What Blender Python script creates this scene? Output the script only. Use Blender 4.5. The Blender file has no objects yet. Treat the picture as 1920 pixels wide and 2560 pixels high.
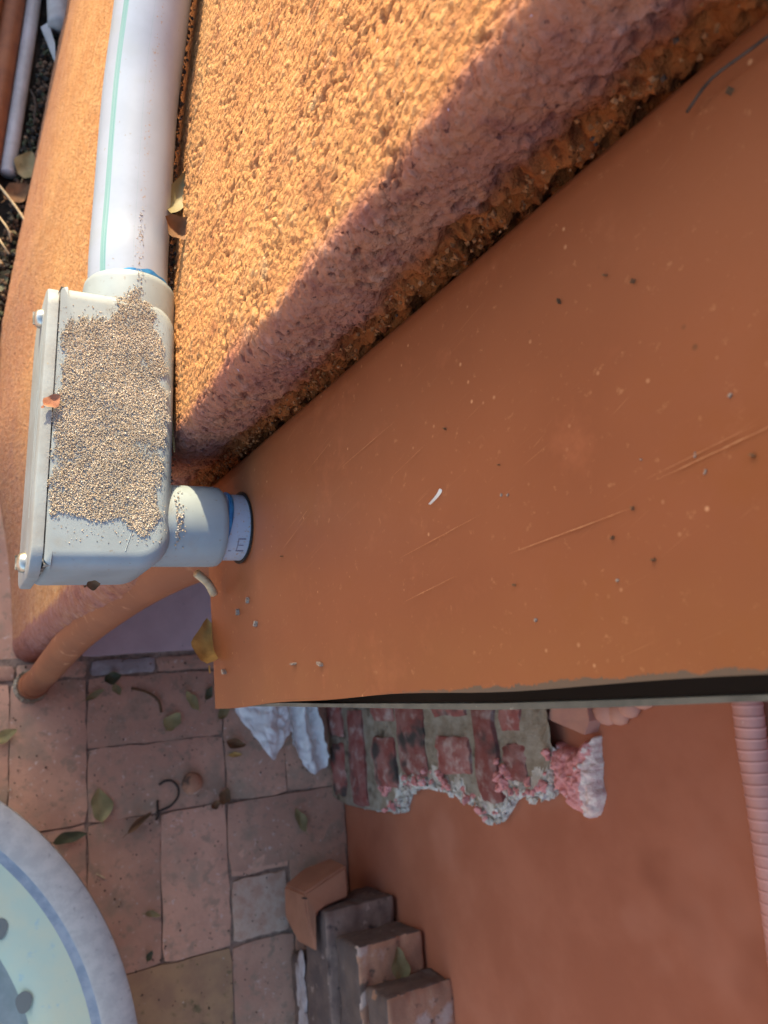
import bpy, bmesh, math, random
import numpy as np
from mathutils import Vector, Matrix

# world frame (metres): x = into the wall, y = along the wall, z = up
scene = bpy.context.scene
# ------------------------------------------------------------------ camera
cam_d = bpy.data.cameras.new('camera'); cam = bpy.data.objects.new('camera', cam_d)
scene.collection.objects.link(cam); scene.camera = cam
CX = Vector((0.86406785, -0.08613923, 0.49595038))
CY = Vector((-0.03823508, 0.97117209, 0.23529313))
CZ = Vector((-0.50192113, -0.22227193, 0.83586504))
M = Matrix((CX, CY, CZ)).transposed().to_4x4(); M.translation = Vector((0, 0, 1.24))
cam.matrix_world = M
cam_d.sensor_fit = 'HORIZONTAL'; cam_d.sensor_width = 36.0; cam_d.lens = 1900 / 1920 * 36
cam_d.clip_start = 0.01; cam_d.clip_end = 200
cam_d.dof.use_dof = True; cam_d.dof.focus_distance = 0.30; cam_d.dof.aperture_fstop = 30
# ------------------------------------------------------------------ light
SUN_EL, SUN_AL = math.radians(22), math.radians(14)
sun_dir = Vector((-math.sin(SUN_AL) * math.cos(SUN_EL), math.cos(SUN_AL) * math.cos(SUN_EL), math.sin(SUN_EL)))
world = bpy.data.worlds.new('World'); scene.world = world; world.use_nodes = True
wn = world.node_tree; bg = wn.nodes['Background']
sky = wn.nodes.new('ShaderNodeTexSky'); sky.sky_type = 'NISHITA'; sky.sun_disc = False
sky.sun_elevation = SUN_EL; sky.sun_rotation = -SUN_AL
sky.dust_density = 1.6; sky.ozone_density = 1.0
wn.links.new(sky.outputs[0], bg.inputs[0]); bg.inputs[1].default_value = 0.15
sun_l = bpy.data.lights.new('sun', 'SUN'); sun_l.energy = 3.3; sun_l.angle = math.radians(0.9); sun_l.color = (1, .81, .50)
sun = bpy.data.objects.new('sun', sun_l); scene.collection.objects.link(sun)
sun.rotation_euler = sun_dir.to_track_quat('Z', 'Y').to_euler()
vs = scene.view_settings; vs.view_transform = 'Standard'; vs.look = 'None'; vs.exposure = 1.48; vs.gamma = 1; vs.use_curve_mapping = False
scene.render.engine = 'CYCLES'

# ------------------------------------------------------------------ helpers
rng = np.random.default_rng(7); random.seed(7)
COL = scene.collection

def obj(name, verts, faces, m, parent=None, smooth=False, sharp=None, uv=None):
    me = bpy.data.meshes.new(name)
    me.from_pydata([tuple(map(float, v)) for v in verts], [], [tuple(map(int, f)) for f in faces]); me.update()
    if uv is not None:
        lay = me.uv_layers.new(name='UVMap')
        vi = np.empty(len(me.loops), dtype=np.int32); me.loops.foreach_get('vertex_index', vi)
        lay.data.foreach_set('uv', np.asarray(uv, dtype=np.float32)[vi].ravel())
    if smooth:
        me.polygons.foreach_set('use_smooth', [True] * len(me.polygons))
        if sharp: me.set_sharp_from_angle(angle=math.radians(sharp))
    for mm in (m if isinstance(m, (list, tuple)) else [m]): me.materials.append(mm)
    o = bpy.data.objects.new(name, me); COL.objects.link(o)
    if parent: o.parent = parent
    return o

def from_bm(name, bm, m, parent=None, smooth=False, sharp=40):
    me = bpy.data.meshes.new(name); bm.normal_update(); bm.to_mesh(me); bm.free()
    if smooth:
        me.polygons.foreach_set('use_smooth', [True] * len(me.polygons)); me.set_sharp_from_angle(angle=math.radians(sharp))
    for mm in (m if isinstance(m, (list, tuple)) else [m]): me.materials.append(mm)
    o = bpy.data.objects.new(name, me); COL.objects.link(o)
    if parent: o.parent = parent
    return o

def empty(name, loc=(0, 0, 0)):
    # things are modelled in world coordinates, so the root stays at the origin with identity transform
    o = bpy.data.objects.new(name, None); COL.objects.link(o); o.empty_display_size = .02
    return o

def tag(o, label, cat, group=None):
    o['label'] = label; o['category'] = cat
    if group: o['group'] = group
    return o

def kind(o, k): o['kind'] = k; return o

def grid_faces(nr, nc, wrap=False):
    idx = np.arange(nr * nc).reshape(nr, nc)
    if wrap: idx = np.concatenate([idx, idx[:, :1]], 1)
    a, b, c, d = idx[:-1, :-1], idx[:-1, 1:], idx[1:, 1:], idx[1:, :-1]
    return np.stack([a, b, c, d], -1).reshape(-1, 4)

def smoothst(a, b, x):
    t = np.clip((x - a) / (b - a), 0, 1); return t * t * (3 - 2 * t)

def _hash(ix, iy, iz, k):
    h = (ix * 374761393 + iy * 668265263 + iz * 2147483647 + k * 1274126177) & 0xFFFFFFFF
    h = ((h ^ (h >> 13)) * 1274126177) & 0xFFFFFFFF
    h = ((h ^ (h >> 16)) * 2246822519) & 0xFFFFFFFF
    return ((h ^ (h >> 15)) & 0xFFFFFF) / float(0xFFFFFF)

def vnoise(p, sc, k=0):
    q = np.asarray(p) / sc; i = np.floor(q).astype(np.int64); f = q - i; f = f * f * (3 - 2 * f); r = 0
    for dx in (0, 1):
        for dy in (0, 1):
            for dz in (0, 1):
                w = (f[:, 0] if dx else 1 - f[:, 0]) * (f[:, 1] if dy else 1 - f[:, 1]) * (f[:, 2] if dz else 1 - f[:, 2])
                r = r + w * _hash(i[:, 0] + dx, i[:, 1] + dy, i[:, 2] + dz, k)
    return r

def fbm(p, sc, o=3, k=0):
    a, s, t = 1.0, 0, 0
    for j in range(o): s = s + a * vnoise(p, sc / 2 ** j, k + j); t += a; a *= .5
    return s / t

def worley(p, sc, k=0):
    q = np.asarray(p) / sc; i = np.floor(q).astype(np.int64); best = np.full(len(q), 9.0)
    for dx in (-1, 0, 1):
        for dy in (-1, 0, 1):
            for dz in (-1, 0, 1):
                c = [i[:, 0] + dx, i[:, 1] + dy, i[:, 2] + dz]
                d = 0
                for a in range(3): d = d + (c[a] + _hash(c[0], c[1], c[2], k + a) - q[:, a]) ** 2
                best = np.minimum(best, d)
    return np.sqrt(best)

def bevel_box(lo, hi, bev=0.0, seg=2, jit=0.0, seed=0):
    bm = bmesh.new(); bmesh.ops.create_cube(bm, size=1)
    for v in bm.verts:
        for a in range(3): v.co[a] = lo[a] + (v.co[a] + .5) * (hi[a] - lo[a])
    if bev: bmesh.ops.bevel(bm, geom=bm.edges[:], offset=bev, segments=seg, affect='EDGES', profile=.5)
    if jit:
        r = random.Random(seed)
        for v in bm.verts: v.co += Vector((r.uniform(-jit, jit), r.uniform(-jit, jit), r.uniform(-jit, jit)))
    return bm

def tube(path, rad, n=24, cap=True, radii=None):
    path = [Vector(p) for p in path]; V = []; UVs = []
    L = 0; up = Vector((0, 0, 1))
    for i, p in enumerate(path):
        t = (path[min(i + 1, len(path) - 1)] - path[max(i - 1, 0)]).normalized()
        if abs(t.z) > .9: a = Vector((1, 0, 0))
        else: a = up
        b = t.cross(a).normalized(); a = b.cross(t).normalized()
        r = radii[i] if radii is not None else rad
        if i: L += (p - path[i - 1]).length
        for j in range(n):
            th = 2 * math.pi * j / n
            V.append(p + a * math.cos(th) * r + b * math.sin(th) * r); UVs.append((j / n, L))
    F = grid_faces(len(path), n, True).tolist()
    if cap: F += [list(range(n))[::-1], [len(V) - n + k for k in range(n)]]
    return V, F, UVs

def spline(pts, n=40):
    P = [Vector(p) for p in pts]; P = [P[0] * 2 - P[1]] + P + [P[-1] * 2 - P[-2]]; out = []
    segs = len(P) - 3
    for s in range(segs):
        p0, p1, p2, p3 = P[s:s + 4]
        for k in range(n // segs + (s == segs - 1)):
            t = k / (n // segs)
            out.append(.5 * ((2 * p1) + (p2 - p0) * t + (2 * p0 - 5 * p1 + 4 * p2 - p3) * t * t + (3 * p1 - p0 - 3 * p2 + p3) * t ** 3))
    return out

def pairs_to_xyz(*a): return a

def lump(verts_out, faces_out, c, r, seed, sub=1, amp=.3, squash=(1, 1, 1)):
    bm = bmesh.new(); bmesh.ops.create_icosphere(bm, subdivisions=sub, radius=1)
    rr = random.Random(seed); base = len(verts_out)
    for v in bm.verts:
        k = 1 + rr.uniform(-amp, amp)
        verts_out.append((c[0] + v.co.x * r * k * squash[0], c[1] + v.co.y * r * k * squash[1], c[2] + v.co.z * r * k * squash[2]))
    for f in bm.faces: faces_out.append([base + v.index for v in f.verts])
    bm.free()

# ------------------------------------------------------------------ materials
def mat(name, c1, c2=None, scale=20, rough=.7, detail=4, bump=0, bump_scale=300, spots=None, rnd=0, spec=.4, lo=.35, hi=.65, bdist=.001, coord='Object'):
    m = bpy.data.materials.new(name); m.use_nodes = True; nt = m.node_tree; N = nt.nodes; Lk = nt.links
    b = N['Principled BSDF']; b.inputs['Roughness'].default_value = rough; b.inputs['Specular IOR Level'].default_value = spec
    tc = N.new('ShaderNodeTexCoord'); vec = tc.outputs[coord]
    if rnd:
        oi = N.new('ShaderNodeObjectInfo'); ad = N.new('ShaderNodeVectorMath'); ad.operation = 'ADD'
        mu = N.new('ShaderNodeVectorMath'); mu.operation = 'SCALE'; mu.inputs[3].default_value = 7.0
        cb = N.new('ShaderNodeCombineXYZ')
        for k in range(3): Lk.new(oi.outputs['Random'], cb.inputs[k])
        Lk.new(cb.outputs[0], mu.inputs[0]); Lk.new(vec, ad.inputs[0]); Lk.new(mu.outputs[0], ad.inputs[1]); vec = ad.outputs[0]
    def noise(sc, det=4, ro=.6):
        n = N.new('ShaderNodeTexNoise'); n.inputs['Scale'].default_value = sc; n.inputs['Detail'].default_value = det
        n.inputs['Roughness'].default_value = ro; Lk.new(vec, n.inputs['Vector']); return n.outputs['Fac']
    def ramp(src, p0, p1):
        r = N.new('ShaderNodeMapRange'); r.inputs[1].default_value = p0; r.inputs[2].default_value = p1
        r.interpolation_type = 'SMOOTHSTEP'; Lk.new(src, r.inputs[0]); return r.outputs[0]
    def mix(f, a, bb, typ='MIX'):
        x = N.new('ShaderNodeMix'); x.data_type = 'RGBA'; x.blend_type = typ
        for s, v in ((0, f), (6, a), (7, bb)):
            if hasattr(v, 'links'): Lk.new(v, x.inputs[s])
            elif s == 0: x.inputs[0].default_value = v
            else: x.inputs[s].default_value = (*v, 1)
        return x.outputs[2]
    col = None
    rgb = N.new('ShaderNodeRGB'); rgb.outputs[0].default_value = (*c1, 1); col = rgb.outputs[0]
    if c2 is not None: col = mix(ramp(noise(scale, detail), lo, hi), col, c2)
    for s in (spots or []):   # (colour, scale, threshold0, threshold1)
        col = mix(ramp(noise(s[1], 3), s[2], s[3]), col, s[0])
    if rnd:
        hs = N.new('ShaderNodeHueSaturation'); mr = N.new('ShaderNodeMapRange')
        mr.inputs[3].default_value = 1 - rnd; mr.inputs[4].default_value = 1 + rnd
        Lk.new(oi.outputs['Random'], mr.inputs[0]); Lk.new(mr.outputs[0], hs.inputs['Value']); Lk.new(col, hs.inputs['Color']); col = hs.outputs[0]
    Lk.new(col, b.inputs['Base Color'])
    if bump:
        bp = N.new('ShaderNodeBump'); bp.inputs['Strength'].default_value = bump; bp.inputs['Distance'].default_value = bdist
        Lk.new(noise(bump_scale, 4), bp.inputs['Height']); Lk.new(bp.outputs[0], b.inputs['Normal'])
    m['h'] = 1
    return m, dict(nt=nt, N=N, L=Lk, b=b, col=col, vec=vec, noise=noise, ramp=ramp, mix=mix, tc=tc)

def M_(*a, **k): return mat(*a, **k)[0]

m_stucco = M_('orange stucco', (.60, .30, .12), (.55, .255, .10), scale=9, rough=.9, spec=.15, bump=1, bump_scale=800, bdist=.0012,
              spots=[((.40, .175, .08), 95, .52, .70), ((.42, .19, .085), 45, .56, .76), ((.60, .36, .18), 55, .6, .75), ((.17, .07, .035), 300, .635, .69), ((.2, .1, .06), 160, .70, .78), ((.75, .66, .56), 240, .735, .755)])
# extra fine grain in the stucco shader
_nt = m_stucco.node_tree; _b = _nt.nodes['Principled BSDF']; _bp = [n for n in _nt.nodes if n.type == 'BUMP'][0]
_v = _nt.nodes.new('ShaderNodeTexVoronoi'); _v.inputs['Scale'].default_value = 330; _tc = [n for n in _nt.nodes if n.type == 'TEX_COORD'][0]
_nt.links.new(_tc.outputs['Object'], _v.inputs['Vector']); _b2 = _nt.nodes.new('ShaderNodeBump'); _b2.inputs['Strength'].default_value = .8; _b2.inputs['Distance'].default_value = .0014; _b2.invert = True
_at = _nt.nodes.new('ShaderNodeAttribute'); _at.attribute_name = 'relief'
_src = _b.inputs['Base Color'].links[0].from_socket
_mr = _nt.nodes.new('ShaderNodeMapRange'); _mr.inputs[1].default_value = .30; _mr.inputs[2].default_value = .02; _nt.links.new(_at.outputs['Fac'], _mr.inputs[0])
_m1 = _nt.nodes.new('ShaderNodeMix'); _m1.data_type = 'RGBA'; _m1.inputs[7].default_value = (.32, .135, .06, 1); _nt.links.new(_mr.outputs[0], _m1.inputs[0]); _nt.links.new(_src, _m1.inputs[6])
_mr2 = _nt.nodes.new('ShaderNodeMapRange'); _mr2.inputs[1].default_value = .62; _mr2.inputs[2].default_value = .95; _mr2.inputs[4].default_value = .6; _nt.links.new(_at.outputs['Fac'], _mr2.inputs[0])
_m2 = _nt.nodes.new('ShaderNodeMix'); _m2.data_type = 'RGBA'; _m2.inputs[7].default_value = (.68, .41, .20, 1); _nt.links.new(_mr2.outputs[0], _m2.inputs[0]); _nt.links.new(_m1.outputs[2], _m2.inputs[6]); _at2 = _nt.nodes.new('ShaderNodeAttribute'); _at2.attribute_name = 'shade_damp'
_m3 = _nt.nodes.new('ShaderNodeMix'); _m3.data_type = 'RGBA'; _m3.blend_type = 'MULTIPLY'; _m3.inputs[7].default_value = (.56, .49, .90, 1); _nt.links.new(_at2.outputs['Fac'], _m3.inputs[0]); _nt.links.new(_m2.outputs[2], _m3.inputs[6]); _at3 = _nt.nodes.new('ShaderNodeAttribute'); _at3.attribute_name = 'gap_tone'
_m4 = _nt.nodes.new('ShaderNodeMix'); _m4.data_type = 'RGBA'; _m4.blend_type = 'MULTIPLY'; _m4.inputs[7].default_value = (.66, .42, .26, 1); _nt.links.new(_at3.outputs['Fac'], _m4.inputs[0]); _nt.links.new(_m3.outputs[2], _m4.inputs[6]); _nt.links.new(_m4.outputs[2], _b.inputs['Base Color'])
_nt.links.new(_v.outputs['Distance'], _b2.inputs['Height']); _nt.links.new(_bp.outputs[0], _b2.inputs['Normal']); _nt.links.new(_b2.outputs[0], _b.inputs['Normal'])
# --- painted metal of the meter box: worn edge, fine scratches
m_box, g = mat('brown metal paint', (.265, .087, .035), (.225, .071, .028), scale=7, rough=.42, spec=.35, bump=.06, bump_scale=500, bdist=.0004)
def box_wear():
    N, L = g['N'], g['L']; col = g['col']
    def stretched(rot, sx, sy, lo, hi, c, col, det=2):
        mp = N.new('ShaderNodeMapping'); mp.vector_type = 'TEXTURE'; mp.inputs['Rotation'].default_value = (rot, 0, 0); mp.inputs['Scale'].default_value = (1, sx, sy)
        L.new(g['tc'].outputs['Object'], mp.inputs[0])
        n = N.new('ShaderNodeTexNoise'); n.inputs['Scale'].default_value = 1; n.inputs['Detail'].default_value = det; L.new(mp.outputs[0], n.inputs['Vector'])
        return g['mix'](g['ramp'](n.outputs['Fac'], lo, hi), col, c)
    # soft tonal smears, then thin pale scratches (stretched noise across the panel)
    col = g['mix'](g['ramp'](g['noise'](28, 5, .7), .55, .75), col, (.30, .098, .041))
    col = g['mix'](g['ramp'](g['noise'](9, 6, .75), .50, .72), col, (.24, .075, .022))
    mask = g['ramp'](g['noise'](16, 3), .40, .58)
    sc = stretched(math.radians(-14), .0005, .04, .68, .80, (.40, .17, .075), col)
    sc = stretched(math.radians(-24), .0005, .02, .71, .80, (.46, .21, .10), sc)
    col = g['mix'](mask, col, sc)
    # pale pin specks
    v = N.new('ShaderNodeTexVoronoi'); v.inputs['Scale'].default_value = 170; L.new(g['vec'], v.inputs['Vector'])
    sp = g['ramp'](v.outputs['Distance'], .13, .05); msk = g['ramp'](g['noise'](60, 3), .48, .62)
    mm = N.new('ShaderNodeMath'); mm.operation = 'MULTIPLY'; L.new(sp, mm.inputs[0]); L.new(msk, mm.inputs[1])
    col = g['mix'](mm.outputs[0], col, (.52, .26, .13))
    v2 = N.new('ShaderNodeTexVoronoi'); v2.inputs['Scale'].default_value = 95; L.new(g['vec'], v2.inputs['Vector'])
    m2 = N.new('ShaderNodeMath'); m2.operation = 'MULTIPLY'; L.new(g['ramp'](v2.outputs['Distance'], .09, .03), m2.inputs[0]); L.new(g['ramp'](g['noise'](45, 3), .56, .66), m2.inputs[1])
    col = g['mix'](m2.outputs[0], col, (.10, .045, .02))
    col = g['mix'](g['ramp'](g['noise'](260, 5, .7), .60, .78), col, (.44, .2, .09))
    col = g['mix'](g['ramp'](g['noise'](620, 4, .7), .50, .85), col, (.25, .078, .028))
    col = g['mix'](g['ramp'](g['noise'](33, 6, .75), .58, .80), col, (.31, .108, .046))
    # bare grey primer along the near vertical edge (y just above the edge), only where the edge was rubbed
    sep = N.new('ShaderNodeSeparateXYZ'); L.new(g['tc'].outputs['Object'], sep.inputs[0])
    w = N.new('ShaderNodeMath'); w.operation = 'MULTIPLY_ADD'; w.inputs[1].default_value = .0052; w.inputs[2].default_value = -.0053; L.new(g['noise'](150, 5, .75), w.inputs[0])
    d = N.new('ShaderNodeMath'); d.operation = 'SUBTRACT'; L.new(sep.outputs[1], d.inputs[0]); L.new(w.outputs[0], d.inputs[1])
    e = g['ramp'](d.outputs[0], .0004, -.0002)
    zz = g['ramp'](sep.outputs[2], .985, 1.06)
    e2 = N.new('ShaderNodeMath'); e2.operation = 'MULTIPLY'; L.new(e, e2.inputs[0]); L.new(zz, e2.inputs[1])
    col = g['mix'](e2.outputs[0], col, (.075, .075, .068))
    # ochre dust along the near edge
    du = g['ramp'](sep.outputs[1], .030, .0); dn = N.new('ShaderNodeMath'); dn.operation = 'MULTIPLY'; L.new(du, dn.inputs[0]); L.new(g['noise'](40, 5, .7), dn.inputs[1])
    col2 = g['mix'](dn.outputs[0], col, (.28, .13, .035))
    L.new(g['mix'](.4, col, col2), g['b'].inputs['Base Color'])
box_wear()
m_chip = M_('bare grey primer', (.36, .31, .25), (.26, .18, .13), scale=700, rough=.7)
m_dark = M_('black inside of the box', (.008, .008, .008), rough=.6)  # near-black stands for the shade inside the box
m_lid = M_('grey metal edge', (.065, .072, .065), (.10, .105, .092), scale=80, rough=.5, spots=[((.35, .34, .3), 160, .68, .75)], bump=.2)
m_pvc_body = M_('grey pvc', (.305, .365, .395), (.27, .32, .345), scale=30, rough=.42, spec=.4, spots=[((.25, .24, .215), 380, .62, .76), ((.28, .30, .29), 45, .55, .75)], bump=.1, bump_scale=700, bdist=.0003)
m_cover = M_('grey pvc cover', (.285, .325, .345), (.25, .265, .265), scale=50, rough=.5, spots=[((.3, .27, .22), 300, .66, .75)], bump=.15, bump_scale=600)
m_gasket = M_('dark gasket line', (.05, .045, .04), (.34, .33, .3), scale=260, rough=.9)
m_glue = M_('blue pipe cement', (.02, .16, .42), (.05, .3, .6), scale=200, rough=.35)
m_steel = M_('dull plated steel', (.6, .6, .56), (.45, .43, .36), scale=300, rough=.35)
m_steel.node_tree.nodes['Principled BSDF'].inputs['Metallic'].default_value = .9
m_ink = M_('grey printed ink', (.13, .13, .19), (.22, .22, .28), scale=500, rough=.6)
# pipe with its printed stripe (flat print, from the tube's own uv)
m_pipe, gp = mat('white pvc pipe', (.36, .42, .52), (.33, .385, .475), scale=40, rough=.38, spec=.45, spots=[((.30, .28, .26), 420, .66, .78), ((.33, .38, .44), 25, .55, .75)])
def pipe_print():
    N, L = gp['N'], gp['L']; uv = N.new('ShaderNodeSeparateXYZ'); L.new(gp['tc'].outputs['UV'], uv.inputs[0])
    def band(a, w):
        s = N.new('ShaderNodeMath'); s.operation = 'SUBTRACT'; s.inputs[1].default_value = a; L.new(uv.outputs[0], s.inputs[0])
        q = N.new('ShaderNodeMath'); q.operation = 'ABSOLUTE'; L.new(s.outputs[0], q.inputs[0])
        return gp['ramp'](q.outputs[0], w, w * .75)
    mp = N.new('ShaderNodeMapping'); mp.inputs['Scale'].default_value = (420, 14, 1); L.new(gp['tc'].outputs['UV'], mp.inputs[0])
    n = N.new('ShaderNodeTexNoise'); n.inputs['Scale'].default_value = 1; n.inputs['Detail'].default_value = 3; L.new(mp.outputs[0], n.inputs['Vector'])
    st = gp['ramp'](n.outputs['Fac'], .38, .62)
    col = gp['mix'](st, (.09, .28, .28), (.24, .40, .40))
    f = N.new('ShaderNodeMath'); f.operation = 'MULTIPLY'; f.inputs[1].default_value = .92; L.new(band(STRIPE, .0155), f.inputs[0])
    c = gp['mix'](f.outputs[0], gp['col'], col)
    # faint dust line along the top of the pipe
    f2 = N.new('ShaderNodeMath'); f2.operation = 'MULTIPLY'; L.new(band(.5 - .5 + 0.0, .03), f2.inputs[0]); L.new(gp['ramp'](gp['noise'](600, 3), .58, .68), f2.inputs[1])
    c = gp['mix'](f2.outputs[0], c, (.36, .26, .2))
    # blue smudge of pipe cement
    vm = N.new('ShaderNodeVectorMath'); vm.operation = 'DISTANCE'; vm.inputs[1].default_value = (.0861, .3098, .913); L.new(gp['tc'].outputs['Object'], vm.inputs[0])
    pl = N.new('ShaderNodeMath'); pl.operation = 'MULTIPLY_ADD'; pl.inputs[1].default_value = .012; L.new(gp['noise'](260, 4), pl.inputs[0]); L.new(vm.outputs['Value'], pl.inputs[2])
    f3 = N.new('ShaderNodeMath'); f3.operation = 'MULTIPLY'; f3.inputs[1].default_value = .6; L.new(gp['ramp'](pl.outputs[0], .0145, .009), f3.inputs[0])
    c = gp['mix'](f3.outputs[0], c, (.2, .36, .68))
    L.new(c, gp['b'].inputs['Base Color'])
STRIPE = .862
pipe_print()
m_paver = M_('clay paver', (.62, .36, .25), (.52, .30, .21), scale=14, rough=.9, spec=.2, rnd=.14, bump=.6, bump_scale=160, bdist=.0015,
             spots=[((.38, .28, .20), 16, .48, .74), ((.66, .5, .41), 110, .60, .76), ((.13, .095, .075), 120, .64, .76), ((.40, .27, .19), 60, .52, .7)])
m_paver_grey = M_('grey worn paver', (.42, .39, .39), (.3, .26, .25), scale=30, rough=.9, rnd=.1, bump=.5, bump_scale=160, spots=[((.42, .4, .38), 70, .58, .7)])
m_paver_pale = M_('pale lichened paver', (.50, .31, .22), (.57, .42, .32), scale=60, rough=.95, bump=.7, bump_scale=200, rnd=.1)
m_paver_ochre = M_('ochre paver', (.45, .29, .16), (.37, .23, .14), scale=30, rough=.95, bump=.5, bump_scale=200, spots=[((.2, .16, .08), 40, .55, .7)], rnd=.1)
m_joint = M_('paver joint sand', (.22, .155, .115), (.36, .255, .19), scale=120, rough=1, bump=.6, bump_scale=400)
m_slab = M_('mauve cement', (.60, .46, .47), (.52, .39, .40), scale=12, rough=.9, bump=.3, bump_scale=250, spots=[((.45, .37, .38), 90, .62, .75)])
m_wall = M_('brown wall paint', (.45, .155, .085), (.38, .122, .064), scale=6, rough=.62, spec=.3, detail=5, bump=.12, bump_scale=60, bdist=.003,
            spots=[((.46, .17, .10), 7, .45, .70), ((.30, .09, .045), 5, .58, .80)])
m_riser = M_('orange pipe paint', (.28, .10, .045), (.24, .085, .04), scale=20, rough=.6, bump=.1, spots=[((.5, .24, .13), 60, .6, .75)])
m_hose = M_('pale pink corrugated plastic', (.66, .33, .28), (.60, .29, .24), scale=30, rough=.55, spots=[((.7, .42, .36), 120, .62, .75)])
m_brick_old = M_('old red brick', (.28, .075, .058), (.35, .15, .125), scale=40, rough=.95, rnd=.2, bump=.6, bump_scale=260, bdist=.002,
                 spots=[((.50, .36, .31), 45, .48, .74), ((.075, .06, .052), 16, .52, .66)])
m_mortar = M_('old mortar', (.27, .21, .145), (.37, .31, .235), scale=60, rough=1, bump=.8, bump_scale=300, bdist=.002, spots=[((.12, .09, .06), 22, .54, .68)])
m_rubble = M_('broken pale mortar', (.70, .64, .56), (.48, .42, .34), scale=90, rough=1, bump=.8, bump_scale=400, bdist=.002, spots=[((.75, .70, .66), 150, .58, .68)])
m_pink = M_('pink render crumbs', (.76, .34, .31), (.68, .25, .22), scale=120, rough=.95, bump=.8, bump_scale=400, bdist=.002, spots=[((.78, .60, .56), 140, .62, .7)])
m_pinkwhite = M_('white and pink render', (.86, .70, .60), (.74, .50, .44), scale=120, rough=.95, bump=.8, bump_scale=400, bdist=.002)
m_cut = M_('salmon cement', (.56, .27, .19), (.50, .24, .18), scale=40, rough=.8, bump=.15)
m_brick_dark = M_('dusty loose brick', (.21, .135, .105), (.29, .19, .145), scale=35, rough=.95, rnd=.15, bump=.6, bump_scale=260, bdist=.0015,
                  spots=[((.42, .29, .23), 60, .60, .72), ((.07, .05, .045), 40, .54, .70)])
m_brick_warm = M_('warm loose brick', (.47, .235, .14), (.36, .18, .11), scale=22, rough=.95, rnd=.1, bump=.6, bump_scale=260, bdist=.0015,
                  spots=[((.52, .37, .30), 26, .54, .66), ((.12, .075, .055), 45, .56, .70)])
m_brick_shade = M_('dark weathered brick end', (.16, .105, .085), (.11, .075, .065), scale=30, rough=.95, bump=.5, bump_scale=260, bdist=.0015, spots=[((.30, .21, .17), 70, .62, .74)])  # darker colour for the shade painted on the brick faces, not weathering
m_lime = M_('lime stain', (.52, .46, .46), (.4, .33, .32), scale=60, rough=.95, bump=.4)
m_terra = M_('terracotta', (.40, .175, .10), (.33, .14, .08), scale=18, rough=.85, bump=.3)
m_cloth = M_('white paper cloth', (.88, .87, .84), (.80, .79, .77), scale=60, rough=.95, bump=.4, bump_scale=500)
m_rim = M_('speckled grey stone', (.45, .435, .41), (.37, .36, .345), scale=60, rough=.75, bump=.3, bump_scale=300, spots=[((.27, .27, .265), 90, .6, .76)])
m_band = M_('blue glaze', (.18, .215, .27), (.27, .30, .345), scale=60, rough=.5)
m_teal = M_('pale teal glaze', (.43, .52, .42), (.50, .53, .39), scale=16, rough=.4, spots=[((.33, .46, .47), 60, .62, .75), ((.2, .26, .27), 170, .72, .77)])
m_hole = M_('dark drain hole', (.14, .155, .15), rough=.7)
m_basin = M_('grey basin floor', (.17, .2, .2), (.24, .27, .27), scale=20, rough=.5)
m_leaf_g = M_('fallen green leaf', (.20, .165, .07), (.27, .215, .10), scale=60, rough=.6)
m_leaf_d = M_('dark green leaf', (.05, .062, .03), (.09, .09, .045), scale=60, rough=.55)
m_leaf_y = M_('yellow green leaf', (.36, .30, .13), (.24, .21, .09), scale=30, rough=.6)
m_leaf_b = M_('dry brown leaf', (.20, .10, .045), (.12, .065, .03), scale=60, rough=.8)
m_leaf_t = M_('dry golden leaf', (.55, .34, .10), (.4, .22, .06), scale=80, rough=.7)
m_twig = M_('dark twig', (.035, .025, .02), (.07, .05, .04), scale=200, rough=.9)
m_straw = M_('pale straw', (.6, .48, .3), (.45, .33, .2), scale=200, rough=.8)
m_post = M_('brown timber', (.27, .10, .04), (.20, .07, .03), scale=30, rough=.6)
m_white = M_('white plastic', (.42, .42, .43), (.33, .33, .33), scale=30, rough=.5)
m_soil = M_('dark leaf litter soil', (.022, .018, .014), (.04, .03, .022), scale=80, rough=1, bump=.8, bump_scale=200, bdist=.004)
def tint_mat(name, rough):
    m = bpy.data.materials.new(name); m.use_nodes = True; nt = m.node_tree
    a = nt.nodes.new('ShaderNodeVertexColor'); a.layer_name = 'tint'; b = nt.nodes['Principled BSDF']; b.inputs['Roughness'].default_value = rough
    nt.links.new(a.outputs[0], b.inputs['Base Color']); return m
m_grain = tint_mat('sand grains', .9)

# ------------------------------------------------------------------ ground
G = 3.0
obj_g = obj('ground', [(-G * 4, -G * 4, -.012), (G * 4, -G * 4, -.012), (G * 4, G * 4, -.012), (-G * 4, G * 4, -.012)], [(0, 1, 2, 3)], m_paver); kind(obj_g, 'structure')

# unseen blocker added out of view; it keeps the low sun off the paving
blk = empty('sun_blocker'); tag(blk, 'unseen blocker added to keep the low sun off the paving', 'wall')
from_bm('blocker_panel', bevel_box((-.86, 2.0, -.02), (-.385, 2.2, 1.42), .01, 1), m_wall, blk)
from_bm('low_blocker', bevel_box((-.383, 2.0, -.02), (.16, 2.2, .55), .01, 1), m_wall, blk)

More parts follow.
